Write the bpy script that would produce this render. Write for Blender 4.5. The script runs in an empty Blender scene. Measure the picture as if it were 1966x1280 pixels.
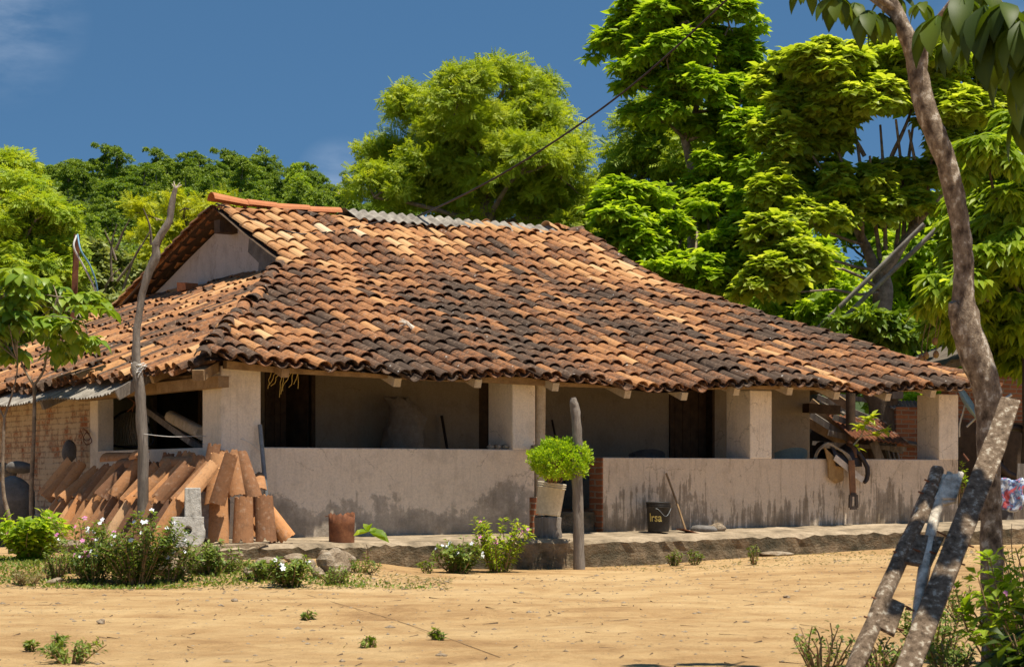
import bpy, math, random
import numpy as np
from mathutils import Vector, Matrix
S = bpy.context.scene
COL = S.collection
rng = np.random.default_rng(11)
random.seed(5)
R = math.radians

# ------------------------------------------------------------------ camera, sky, sun, exposure
FPX, CX, HY, HC = 3937.0, 983.0, 917.0, 1.04      # focal length in photo pixels, centre column, horizon row, eye height
cam = bpy.data.cameras.new('camera')
cam.sensor_width = 36.0
cam.lens = FPX / 1966.0 * 36.0
cam.shift_y = (HY - 640.0) / 1966.0
cam.clip_start = 0.1
cam.clip_end = 3000
cam.dof.use_dof = True
cam.dof.focus_distance = 24.5
cam.dof.aperture_fstop = 11.0
camo = bpy.data.objects.new('camera', cam)
camo.location = (0, 0, HC)
camo.rotation_euler = (R(90), 0, 0)
COL.objects.link(camo)
S.camera = camo

SUN_DIR = Vector((0.243, -0.168, 1.0)).normalized()      # towards the sun
elev = math.asin(SUN_DIR.z)
azim = math.atan2(SUN_DIR.x, SUN_DIR.y)
W_ = bpy.data.worlds.new('World')
S.world = W_
W_.use_nodes = True
wn, wl = W_.node_tree.nodes, W_.node_tree.links
bg = wn['Background']
sky = wn.new('ShaderNodeTexSky')
sky.sky_type = 'NISHITA'
sky.sun_disc = False
sky.sun_elevation = elev
sky.sun_rotation = azim
sky.altitude = 1500
sky.air_density = 1.0
sky.dust_density = 0.2
sky.ozone_density = 3.0
tcw = wn.new('ShaderNodeTexCoord')
mp = wn.new('ShaderNodeMapping')
mp.inputs['Location'].default_value = (0, 0, 0.18)
mp.inputs['Scale'].default_value = (1, 1, 1.9)
wl.new(tcw.outputs['Generated'], mp.inputs['Vector'])
nrm = wn.new('ShaderNodeVectorMath'); nrm.operation = 'NORMALIZE'
wl.new(mp.outputs['Vector'], nrm.inputs[0])
wl.new(nrm.outputs['Vector'], sky.inputs['Vector'])
# a few thin clouds, fixed to the sky
cn = wn.new('ShaderNodeTexNoise')
cn.inputs['Scale'].default_value = 26.0
cn.inputs['Detail'].default_value = 8
cn.inputs['Roughness'].default_value = 0.6
cm = wn.new('ShaderNodeMapping')
cm.inputs['Scale'].default_value = (1.0, 1.0, 3.0)
cm.inputs['Location'].default_value = (0.5, 0.0, 0.03)
wl.new(tcw.outputs['Generated'], cm.inputs['Vector'])
wl.new(cm.outputs['Vector'], cn.inputs['Vector'])
cr = wn.new('ShaderNodeValToRGB')
cr.color_ramp.elements[0].position = 0.36
cr.color_ramp.elements[1].position = 0.95
wl.new(cn.outputs['Fac'], cr.inputs['Fac'])
cmix = wn.new('ShaderNodeMixRGB')
cmix.inputs['Color2'].default_value = (7.5, 8.0, 8.8, 1)
near = None                                             # wisps keep to a few places of the sky
for px_, py_, r_ in ((-10, 30, .045), (650, 345, .022), (1960, 130, .05)):
    dv_ = Vector(((px_ - CX) / FPX, 1.0, (HY - py_) / FPX)).normalized()
    vd = wn.new('ShaderNodeVectorMath'); vd.operation = 'DISTANCE'; wl.new(tcw.outputs['Generated'], vd.inputs[0]); vd.inputs[1].default_value = dv_
    mr = wn.new('ShaderNodeMapRange'); mr.inputs['From Min'].default_value = r_; mr.inputs['From Max'].default_value = r_ * .15; wl.new(vd.outputs['Value'], mr.inputs['Value'])
    if near is None: near = mr.outputs[0]
    else:
        mx_ = wn.new('ShaderNodeMath'); mx_.operation = 'MAXIMUM'; wl.new(near, mx_.inputs[0]); wl.new(mr.outputs[0], mx_.inputs[1]); near = mx_.outputs[0]
cmul = wn.new('ShaderNodeMath'); cmul.operation = 'MULTIPLY'
wl.new(near, cmul.inputs[0]); chalf = wn.new('ShaderNodeMath'); chalf.operation = 'MULTIPLY'; chalf.inputs[1].default_value = .24
wl.new(cr.outputs['Color'], chalf.inputs[0]); wl.new(chalf.outputs[0], cmul.inputs[1])
wl.new(cmul.outputs[0], cmix.inputs['Fac'])
hsv = wn.new('ShaderNodeHueSaturation')
hsv.inputs['Saturation'].default_value = 1.12
hsv.inputs['Value'].default_value = 0.73
hsv.inputs['Hue'].default_value = 0.488
wl.new(sky.outputs['Color'], hsv.inputs['Color'])
wl.new(hsv.outputs['Color'], cmix.inputs['Color1'])
wl.new(cmix.outputs['Color'], bg.inputs['Color'])
bg.inputs['Strength'].default_value = 0.108

sl = bpy.data.lights.new('sun', 'SUN')
sl.energy = 4.6
sl.angle = R(0.55)
sl.color = (1.0, 0.93, 0.80)
so = bpy.data.objects.new('sun', sl)
so.location = (3, -5, 30)
so.rotation_euler = SUN_DIR.to_track_quat('Z', 'Y').to_euler()
COL.objects.link(so)
S.view_settings.view_transform = 'Standard'
S.view_settings.look = 'None'
S.view_settings.exposure = 0.60
S.view_settings.gamma = 1.0
S.cycles.max_bounces = 14
S.cycles.diffuse_bounces = 9
S.cycles.use_denoising = True

# ------------------------------------------------------------------ coordinates
def at(px, py, Y):
    return np.array([(px - CX) / FPX * Y, Y, HC + (HY - py) / FPX * Y])

def sst(e0, e1, x):
    t = np.clip((x - e0) / (e1 - e0), 0, 1)
    return t * t * (3 - 2 * t)

def g(x, y):
    x = np.asarray(x, float); y = np.asarray(y, float)
    h = 0.11 * sst(2, 7, x) * sst(17, 24, y)
    h = h + 0.15 * sst(19.2, 20.9, y + 0.12 * np.sin(x * 2.1)) * (1 - sst(-2.2, -0.9, x)) * (1 - sst(34, 40, y))
    h = h - 0.05 * sst(20, 23, y) * sst(-1.5, 0, x) * (1 - sst(1.5, 3.5, x))
    h = h + 0.012 * np.sin(x * 1.3 + 0.6 * y) * np.sin(y * 1.1 - 0.4 * x) + 0.006 * np.sin(4.1 * x + 1.0) * np.sin(3.3 * y)
    for k, off in ((.055, 0), (.055, .95)):
        yc = 15.2 + off + k * (x + 1.5) ** 2
        h = h - .014 * np.exp(-((y - yc) / .11) ** 2) + .008 * np.exp(-((y - yc - .2) / .10) ** 2) + .008 * np.exp(-((y - yc + .2) / .10) ** 2)
    return h

def gz(x, y):
    return float(g(x, y))

def gp(px, py):                         # the point of the ground seen at a pixel
    lo, hi = 4.0, 60.0
    for _ in range(50):
        m = (lo + hi) / 2
        p = at(px, py, m)
        if p[2] > gz(p[0], p[1]): lo = m
        else: hi = m
    p = at(px, py, lo); p[2] = gz(p[0], p[1])
    return p

TH = R(58.6)
U = np.array([math.sin(TH), math.cos(TH), 0.0])        # along the front wall
WD = np.array([-math.cos(TH), math.sin(TH), 0.0])      # into the house
UP = np.array([0, 0, 1.0])
C0 = np.array([(500 - CX) / FPX * 24.0, 24.0, 0.0]) - U * 0.494

def H(a, d, z):
    return C0 + U * a + WD * d + UP * z

def A(px, d):                           # a on the plane d seen at a column
    k = (px - CX) / FPX
    q = C0 + WD * d
    return (k * q[1] - q[0]) / (U[0] - k * U[1])

def D(px, a):
    k = (px - CX) / FPX
    q = C0 + U * a
    return (k * q[1] - q[0]) / (WD[0] - k * WD[1])

def Zat(py, p):
    return HC + (HY - py) / FPX * p[1]

# ------------------------------------------------------------------ mesh collecting
ORG = {}

class MB:
    def __init__(s):
        s.v, s.f, s.n, s.sm, s.t = [], [], 0, [], []
    def add(s, v, f, smooth=False, tone=0.5):
        v = np.asarray(v, float).reshape(-1, 3)
        f = np.asarray(f, int)
        s.v.append(v); s.f.append(f + s.n); s.sm.append((len(f), smooth))
        s.t.append(np.full(len(v), tone) if np.isscalar(tone) else np.asarray(tone))
        s.n += len(v)
    def mesh(s, name, mat, off):
        me = bpy.data.meshes.new(name)
        V = np.concatenate(s.v) - off
        me.vertices.add(len(V))
        me.vertices.foreach_set('co', V.astype(np.float32).ravel())
        li = np.concatenate([f.ravel() for f in s.f])
        tot = np.concatenate([np.full(len(f), f.shape[1]) for f in s.f])
        st = np.concatenate([[0], np.cumsum(tot)[:-1]])
        me.loops.add(len(li))
        me.loops.foreach_set('vertex_index', li.astype(np.int32))
        me.polygons.add(len(tot))
        me.polygons.foreach_set('loop_start', st.astype(np.int32))
        sm = np.concatenate([np.full(n, b) for n, b in s.sm])
        me.polygons.foreach_set('use_smooth', sm.astype(bool))
        at_ = me.attributes.new('tone', 'FLOAT', 'POINT')
        at_.data.foreach_set('value', np.concatenate(s.t).astype(np.float32))
        me.update(calc_edges=True)
        me.materials.append(mat)
        return me
    def build(s, name, mat, parent=None, origin=None):
        if s.n == 0: return None
        if parent is not None: off = ORG[parent.name]
        elif origin is not None: off = np.asarray(origin, float)
        else: off = np.zeros(3)
        o = bpy.data.objects.new(name, s.mesh(name, mat, off))
        COL.objects.link(o)
        if parent is not None: o.parent = parent
        else: o.location = off
        ORG[o.name] = off
        return o

def tag(o, label=None, cat=None, group=None, kind=None):
    if label: o['label'] = label
    if cat: o['category'] = cat
    if group: o['group'] = group
    if kind: o['kind'] = kind
    elif label: o['kind'] = 'thing'
    return o

def thing(name, loc, label, cat, group=None):
    o = bpy.data.objects.new(name, None)
    o.empty_display_size = 0.2
    o.location = loc
    COL.objects.link(o)
    ORG[o.name] = np.asarray(loc, float)
    return tag(o, label, cat, group)

def copy_tree(src, loc, rotz=0, scale=1.0, label=None, group=None):
    r = src.copy(); COL.objects.link(r)
    r.location = loc; r.rotation_euler = (0, 0, rotz)
    r.scale = (scale, scale, scale) if np.isscalar(scale) else scale
    if label: r['label'] = label
    if group: r['group'] = group
    for ch in list(src.children):
        c = ch.copy(); COL.objects.link(c); c.parent = r
        for gch in ch.children:
            e = gch.copy(); COL.objects.link(e); e.parent = c
    return r

def nz(v):
    v = np.asarray(v, float)
    return v / (np.linalg.norm(v, axis=-1, keepdims=True) + 1e-12)

BOXF = np.array([[0, 1, 3, 2], [4, 6, 7, 5], [0, 4, 5, 1], [2, 3, 7, 6], [0, 2, 6, 4], [1, 5, 7, 3]])
def box(m, c, ex, ey, ez, hx, hy, hz, tone=0.5, jit=0.0):
    ex, ey, ez = map(nz, (ex, ey, ez))
    V = []
    for i in (-1, 1):
        for j in (-1, 1):
            for k in (-1, 1):
                V.append(np.asarray(c) + ex * hx * i + ey * hy * j + ez * hz * k)
    V = np.array(V)
    if jit: V = V + rng.normal(0, jit, V.shape)
    m.add(V, BOXF, False, tone)

def hbox(m, a0, a1, d0, d1, z0, z1, tone=0.5):        # a box in house axes
    box(m, H((a0 + a1) / 2, (d0 + d1) / 2, (z0 + z1) / 2), U, WD, UP, (a1 - a0) / 2, (d1 - d0) / 2, (z1 - z0) / 2, tone)

def frame_of(t):
    t = nz(t)
    ref = np.array([0, 0, 1.0]) if abs(t[2]) < 0.9 else np.array([0, 1.0, 0])
    s = nz(np.cross(t, ref)); n = np.cross(s, t)
    return t, s, n

def beam(m, p0, p1, w, h, tone=0.5, up=None, jit=0.0):  # square timber between two points
    p0, p1 = np.asarray(p0, float), np.asarray(p1, float)
    t, s, n = frame_of(p1 - p0)
    if up is not None:
        s = nz(np.cross(t, up)); n = np.cross(s, t)
    box(m, (p0 + p1) / 2, t, s, n, np.linalg.norm(p1 - p0) / 2, w / 2, h / 2, tone, jit)

def tube(m, pts, rad, n=8, rough=0.0, tone=0.5, cap=True, smooth=True, sub=1):
    pts = np.asarray(pts, float)
    rad = np.full(len(pts), rad) if np.isscalar(rad) else np.asarray(rad, float)
    if sub > 1 and len(pts) > 2:                       # Catmull-Rom
        P = np.vstack([2 * pts[0] - pts[1], pts, 2 * pts[-1] - pts[-2]])
        out, ro = [], []
        for i in range(1, len(P) - 2):
            for k in range(sub):
                t = k / sub
                out.append(0.5 * (2 * P[i] + (P[i + 1] - P[i - 1]) * t + (2 * P[i - 1] - 5 * P[i] + 4 * P[i + 1] - P[i + 2]) * t * t
                                  + (3 * P[i] - P[i - 1] - 3 * P[i + 1] + P[i + 2]) * t ** 3))
                ro.append(rad[i - 1] * (1 - t) + rad[i] * t)
        out.append(pts[-1]); ro.append(rad[-1])
        pts, rad = np.array(out), np.array(ro)
    k = len(pts)
    T = np.gradient(pts, axis=0)
    T = nz(T)
    _, s, nn = frame_of(T[0])
    V = []
    ang = np.arange(n) / n * 2 * np.pi
    for i in range(k):
        s = nz(s - T[i] * np.dot(s, T[i])); nn = np.cross(T[i], s)
        rr = rad[i] * (1 + (rng.normal(0, rough, n) if rough else 0))
        V.append(pts[i] + (np.cos(ang) * rr)[:, None] * s + (np.sin(ang) * rr)[:, None] * nn)
    V = np.concatenate(V)
    F = []
    for i in range(k - 1):
        for j in range(n):
            j2 = (j + 1) % n
            F.append([i * n + j, i * n + j2, (i + 1) * n + j2, (i + 1) * n + j])
    m.add(V, F, smooth, tone)
    if cap:
        for e in (0, k - 1):
            c = pts[e]
            VV = np.vstack([c, V[e * n:(e + 1) * n]])
            FF = [[0, 1 + (j + 1) % n, 1 + j] if e == 0 else [0, 1 + j, 1 + (j + 1) % n] for j in range(n)]
            m.add(VV, FF, False, tone)

def lathe(m, base, axis, prof, n=20, tone=0.5, smooth=True, ref=None, arc=None):
    t, s, nn = frame_of(axis)
    V = []
    ang = np.arange(n) / n * 2 * np.pi
    for r, h in prof:
        V.append(np.asarray(base) + t * h + (np.cos(ang) * r)[:, None] * s + (np.sin(ang) * r)[:, None] * nn)
    V = np.concatenate(V)
    F = [[i * n + j, i * n + (j + 1) % n, (i + 1) * n + (j + 1) % n, (i + 1) * n + j] for i in range(len(prof) - 1) for j in range(n)]
    m.add(V, F, smooth, tone)

def blob(m, c, r, seed, n=12, k=9, amp=0.18, smooth=True, tone=0.5, rot=0.0):      # a stone-like lump
    rs = np.random.default_rng(seed)
    th = np.linspace(0, np.pi, k); ph = np.arange(n) / n * 2 * np.pi
    d = np.array([[math.sin(t) * math.cos(p), math.sin(t) * math.sin(p), math.cos(t)] for t in th for p in ph])
    w = np.zeros(len(d))
    for q in range(7):
        w += amp * rs.normal(0, 0.5) * np.sin(d @ rs.normal(0, 1.9, 3) + rs.uniform(0, 6))
    for q in range(5):                                   # knock flats off it
        nn = nz(rs.normal(0, 1, 3)); lim = rs.uniform(0.72, 0.95)
        w = np.minimum(w, np.where(d @ nn > lim, lim / np.maximum(d @ nn, 1e-3) - 1, w))
    V = d * (1 + w)[:, None] * np.asarray(r)
    cr_, sr = math.cos(rot), math.sin(rot)
    V = V @ np.array([[cr_, sr, 0], [-sr, cr_, 0], [0, 0, 1]])
    F = [[i * n + j, i * n + (j + 1) % n, (i + 1) * n + (j + 1) % n, (i + 1) * n + j] for i in range(k - 1) for j in range(n)]
    m.add(V + np.asarray(c), np.array(F)[:, ::-1], smooth, tone)

# ------------------------------------------------------------------ leaves
LEAF = {}
def tmpl(name, v, f): LEAF[name] = (np.array(v, float), np.array(f, int))
tmpl('small', [[0, 0, 0], [-.3, .5, .06], [.3, .5, .06], [0, 1, -.05]], [[0, 2, 3, 1]])
tmpl('fold', [[0, 0, 0], [-.26, .45, .09], [.26, .45, .09], [0, 1, -.12], [0, .5, 0]], [[0, 4, 1], [0, 2, 4], [4, 3, 1], [4, 2, 3]])
tmpl('broad', [[0, 0, 0], [-.24, .3, .09], [.24, .3, .09], [0, .35, 0], [-.26, .65, .05], [.26, .65, .05], [0, .68, -.03], [0, 1, -.17]],
     [[0, 3, 1, 1], [0, 2, 3, 3], [1, 3, 6, 4], [3, 2, 5, 6], [4, 6, 7, 7], [6, 5, 7, 7]])
LEAF['broad'] = (LEAF['broad'][0], None)
BROADT = np.array([[0, 3, 1], [0, 2, 3], [4, 6, 7], [6, 5, 7], [1, 3, 6], [1, 6, 4], [3, 2, 5], [3, 5, 6]])
tmpl('long', [[0, 0, 0], [-.11, .3, .05], [.11, .3, .05], [-.12, .62, .01], [.12, .62, .01], [0, 1, -.16], [0, .32, 0], [0, .64, -.06]],
     [[0, 6, 1], [0, 2, 6], [1, 6, 7], [1, 7, 3], [6, 2, 4], [6, 4, 7], [3, 7, 5], [7, 4, 5]])
# a feather of leaflets: one spray
fv, ff = [], []
for i in range(5):
    for sgn in (-1, 1):
        b = len(fv); y0 = 0.12 + 0.18 * i
        fv += [[0, y0, 0], [sgn * .2, y0 + .02, .02 - .03 * i * .3], [sgn * .40, y0 + .17, -.07], [sgn * .18, y0 + .17, -.02]]
        ff += [[b, b + 1, b + 2, b + 3]] if sgn > 0 else [[b, b + 3, b + 2, b + 1]]
tmpl('feather', fv, ff)

rows_ = [(0, .012, 0), (.14, .10, .02), (.32, .185, .035), (.52, .20, .02), (.72, .155, -.04), (.88, .075, -.11), (1.0, .004, -.18)]
fvv = []
for y_, w_, z_ in rows_: fvv += [[-w_, y_, z_ + w_ * .35], [0, y_ + .01, z_], [w_, y_, z_ + w_ * .35]]
tmpl('fine', fvv, [[3 * i + j, 3 * i + j + 1, 3 * i + j + 4, 3 * i + j + 3] for i in range(6) for j in (0, 1)])
def leaves(m, pos, dirs, nrm_, size, kind='small', tone=None, width=1.0):
    T, F = LEAF[kind]
    if F is None: F = BROADT
    pos = np.asarray(pos, float); N = len(pos)
    if N == 0: return
    d = nz(dirs)
    s = nz(np.cross(d, nz(nrm_) + 1e-4))
    n = np.cross(s, d)
    sz = np.broadcast_to(np.asarray(size, float), (N,))[:, None, None]
    V = pos[:, None, :] + sz * (T[None, :, 0:1] * width * s[:, None, :] + T[None, :, 1:2] * d[:, None, :] + T[None, :, 2:3] * n[:, None, :])
    FF = (F[None] + (np.arange(N) * len(T))[:, None, None]).reshape(-1, F.shape[1])
    tn = rng.uniform(0, 1, N) if tone is None else tone
    tt = np.repeat(tn, len(T))
    if kind == 'fine': tt = np.clip(tt + np.tile(np.where(np.arange(21) % 3 == 1, .22, 0), N), 0, 1)
    m.add(V.reshape(-1, 3), FF, kind == 'fine', tt)

def rdir(n):
    return nz(rng.normal(0, 1, (n, 3)))

# ------------------------------------------------------------------ materials
MAT = {}
def nodes(name):
    m = bpy.data.materials.new(name); m.use_nodes = True
    nt = m.node_tree; b = nt.nodes['Principled BSDF']
    MAT[name] = m
    return m, nt.nodes, nt.links, b

def ramp(n, stops, interp='LINEAR'):
    r = n.new('ShaderNodeValToRGB'); e = r.color_ramp.elements
    r.color_ramp.interpolation = interp
    while len(e) < len(stops): e.new(0.5)
    for x, (p, c) in zip(e, stops):
        x.position = p; x.color = (*c, 1) if len(c) == 3 else c
    return r

def noise(n, l, scale, detail=5, rough=0.6, vec=None, dist=0.0, sc3=None):
    t = n.new('ShaderNodeTexNoise')
    t.inputs['Scale'].default_value = scale; t.inputs['Detail'].default_value = detail
    t.inputs['Roughness'].default_value = rough; t.inputs['Distortion'].default_value = dist
    if vec is not None:
        if sc3:
            mpn = n.new('ShaderNodeMapping'); mpn.inputs['Scale'].default_value = sc3
            l.new(vec, mpn.inputs['Vector']); vec = mpn.outputs['Vector']
        l.new(vec, t.inputs['Vector'])
    return t

def math_(n, l, op, a, b=None, clamp=False):
    x = n.new('ShaderNodeMath'); x.operation = op; x.use_clamp = clamp
    for i, q in enumerate((a, b)):
        if q is None: continue
        if isinstance(q, (int, float)): x.inputs[i].default_value = q
        else: l.new(q, x.inputs[i])
    return x.outputs[0]

def mixc(n, l, fac, c1, c2, blend='MIX'):
    x = n.new('ShaderNodeMixRGB'); x.blend_type = blend
    for i, q in zip(('Fac', 'Color1', 'Color2'), (fac, c1, c2)):
        if isinstance(q, (int, float)): x.inputs[i].default_value = q
        elif isinstance(q, tuple): x.inputs[i].default_value = (*q, 1)
        else: l.new(q, x.inputs[i])
    return x.outputs['Color']

def bump(n, l, b, h, strength=0.4, dist=0.02):
    x = n.new('ShaderNodeBump'); x.inputs['Strength'].default_value = strength; x.inputs['Distance'].default_value = dist
    l.new(h, x.inputs['Height']); l.new(x.outputs['Normal'], b.inputs['Normal'])

def simple(name, stops, scale=6, detail=6, rough=0.8, bstr=0.4, bdist=0.01, sc3=None, spec=0.3, metal=0.0, dist=0.0, tonemix=0.0):
    m, n, l, b = nodes(name)
    tc = n.new('ShaderNodeTexCoord')
    t = noise(n, l, scale, detail, 0.65, tc.outputs['Object'], dist, sc3)
    f = t.outputs['Fac']
    oi = n.new('ShaderNodeObjectInfo')
    if tonemix:
        at_ = n.new('ShaderNodeAttribute'); at_.attribute_name = 'tone'
        q = math_(n, l, 'SUBTRACT', at_.outputs['Fac'], 0.5); q = math_(n, l, 'MULTIPLY', q, tonemix)
        f = math_(n, l, 'ADD', f, q, True)
    r = ramp(n, stops); l.new(f, r.inputs['Fac'])
    t2 = noise(n, l, scale * 7, 3, 0.7, tc.outputs['Object'], 0, sc3)
    c = mixc(n, l, 0.35, r.outputs['Color'], t2.outputs['Color'], 'OVERLAY') if False else r.outputs['Color']
    v = math_(n, l, 'MULTIPLY', t2.outputs['Fac'], 0.7); v = math_(n, l, 'ADD', v, 0.65)
    c = mixc(n, l, 1.0, c, v, 'MULTIPLY')
    l.new(c, b.inputs['Base Color'])
    b.inputs['Roughness'].default_value = rough; b.inputs['Specular IOR Level'].default_value = spec; b.inputs['Metallic'].default_value = metal
    hh = math_(n, l, 'ADD', t.outputs['Fac'], t2.outputs['Fac'])
    if bstr: bump(n, l, b, hh, bstr, bdist)
    return m

def leafmat(name, dark, mid, light, trans=0.35, rough=0.5):
    m, n, l, b = nodes(name)
    at_ = n.new('ShaderNodeAttribute'); at_.attribute_name = 'tone'
    oi = n.new('ShaderNodeObjectInfo')
    r = ramp(n, [(0.0, dark), (0.5, mid), (1.0, light)])
    q = math_(n, l, 'MULTIPLY', oi.outputs['Random'], 0.24)
    q = math_(n, l, 'ADD', q, at_.outputs['Fac']); q = math_(n, l, 'SUBTRACT', q, 0.12, True)
    l.new(q, r.inputs['Fac'])
    l.new(r.outputs['Color'], b.inputs['Base Color'])
    b.inputs['Roughness'].default_value = rough; b.inputs['Specular IOR Level'].default_value = 0.35
    tr = n.new('ShaderNodeBsdfTranslucent')
    tcol = mixc(n, l, 1.0, r.outputs['Color'], (1.35, 1.25, 0.5), 'MULTIPLY')
    l.new(tcol, tr.inputs['Color'])
    mx = n.new('ShaderNodeMixShader'); mx.inputs['Fac'].default_value = trans
    l.new(b.outputs['BSDF'], mx.inputs[1]); l.new(tr.outputs['BSDF'], mx.inputs[2])
    l.new(mx.outputs['Shader'], n['Material Output'].inputs['Surface'])
    return m

def plaster(name, base, stain, zlow, zhigh, dark, streak=0.5, wb=2.8, wr=.5, wm=1.6):
    """whitewash with damp stains rising from the foot and rain streaks"""
    m, n, l, b = nodes(name)
    geo = n.new('ShaderNodeNewGeometry')
    sep = n.new('ShaderNodeSeparateXYZ'); l.new(geo.outputs['Position'], sep.inputs['Vector'])
    big = noise(n, l, 0.9, 6, 0.62, geo.outputs['Position'])
    med = noise(n, l, 3.2, 8, 0.68, geo.outputs['Position'])
    fine = noise(n, l, 42, 5, 0.7, geo.outputs['Position'])
    run = noise(n, l, 5.5, 6, 0.65, geo.outputs['Position'], 0.3, (3.0, 3.0, 0.35))
    c = mixc(n, l, math_(n, l, 'MULTIPLY', med.outputs['Fac'], 0.55), base, stain)
    # patchy flaking
    fl = ramp(n, [(0.50, (0, 0, 0)), (0.62, (1, 1, 1))]); l.new(med.outputs['Fac'], fl.inputs['Fac'])
    c = mixc(n, l, math_(n, l, 'MULTIPLY', fl.outputs['Color'], 0.35), c, (base[0] * .62, base[1] * .60, base[2] * .58))
    # damp foot
    hgt = math_(n, l, 'SUBTRACT', sep.outputs['Z'], zlow); hgt = math_(n, l, 'DIVIDE', hgt, zhigh - zlow)
    k = math_(n, l, 'MULTIPLY', big.outputs['Fac'], wb); k = math_(n, l, 'ADD', k, math_(n, l, 'MULTIPLY', run.outputs['Fac'], wr))
    k = math_(n, l, 'ADD', k, math_(n, l, 'MULTIPLY', med.outputs['Fac'], wm))
    k = math_(n, l, 'SUBTRACT', k, (wb + wr + wm) * .5 - .52); k = math_(n, l, 'SUBTRACT', k, hgt)
    rk = ramp(n, [(0.0, (0, 0, 0)), (0.10, (.50, .50, .50)), (0.5, (.8, .8, .8)), (1.0, (1, 1, 1))]); l.new(k, rk.inputs['Fac'])
    c = mixc(n, l, math_(n, l, 'MULTIPLY', rk.outputs['Color'], 0.86), c, dark)
    # rain streaks
    rr = ramp(n, [(0.52, (0, 0, 0)), (0.78, (1, 1, 1))]); l.new(run.outputs['Fac'], rr.inputs['Fac'])
    c = mixc(n, l, math_(n, l, 'MULTIPLY', rr.outputs['Color'], streak), c, (base[0] * .42, base[1] * .38, base[2] * .33))
    ck = n.new('ShaderNodeTexVoronoi'); ck.feature = 'DISTANCE_TO_EDGE'; ck.inputs['Scale'].default_value = 1.5
    wv = n.new('ShaderNodeVectorMath'); wv.operation = 'SCALE'; wv.inputs['Scale'].default_value = .35; l.new(med.outputs['Color'], wv.inputs[0])
    wa = n.new('ShaderNodeVectorMath'); wa.operation = 'ADD'; l.new(geo.outputs['Position'], wa.inputs[0]); l.new(wv.outputs[0], wa.inputs[1]); l.new(wa.outputs[0], ck.inputs['Vector'])
    ckr = ramp(n, [(.003, (1, 1, 1)), (.010, (0, 0, 0))]); l.new(ck.outputs['Distance'], ckr.inputs['Fac'])
    cm2 = math_(n, l, 'GREATER_THAN', big.outputs['Fac'], .53)
    c = mixc(n, l, math_(n, l, 'MULTIPLY', math_(n, l, 'MULTIPLY', ckr.outputs['Color'], cm2), .55), c, (base[0] * .35, base[1] * .32, base[2] * .28))
    sp2 = ramp(n, [(.64, (0, 0, 0)), (.70, (1, 1, 1))]); l.new(fine.outputs['Fac'], sp2.inputs['Fac'])
    c = mixc(n, l, math_(n, l, 'MULTIPLY', sp2.outputs['Color'], .4), c, (base[0] * .5, base[1] * .47, base[2] * .43))
    v = math_(n, l, 'MULTIPLY', fine.outputs['Fac'], 0.7); v = math_(n, l, 'ADD', v, 0.64)
    c = mixc(n, l, 1.0, c, v, 'MULTIPLY')
    l.new(c, b.inputs['Base Color']); b.inputs['Roughness'].default_value = 0.92; b.inputs['Specular IOR Level'].default_value = 0.15
    hh = math_(n, l, 'ADD', math_(n, l, 'MULTIPLY', med.outputs['Fac'], 1.6), math_(n, l, 'MULTIPLY', fine.outputs['Fac'], 0.35))
    bump(n, l, b, hh, 0.6, 0.02)
    return m

plaster('plaster_front', (.80, .665, .515), (.67, .55, .415), 0.28, 1.10, (.165, .145, .118), .28)
plaster('plaster_right', (.72, .585, .43), (.55, .435, .31), 0.26, 1.22, (.095, .070, .042), .70, 2.2, 2.4, 1.4)
plaster('plaster_pillar', (.84, .73, .58), (.74, .63, .49), -1.2, -0.2, (.3, .25, .2), .38)
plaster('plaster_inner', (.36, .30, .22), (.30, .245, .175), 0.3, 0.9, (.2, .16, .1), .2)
plaster('plaster_gable', (.50, .44, .40), (.42, .36, .31), 3.6, 4.25, (.20, .18, .165), .3)

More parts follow.
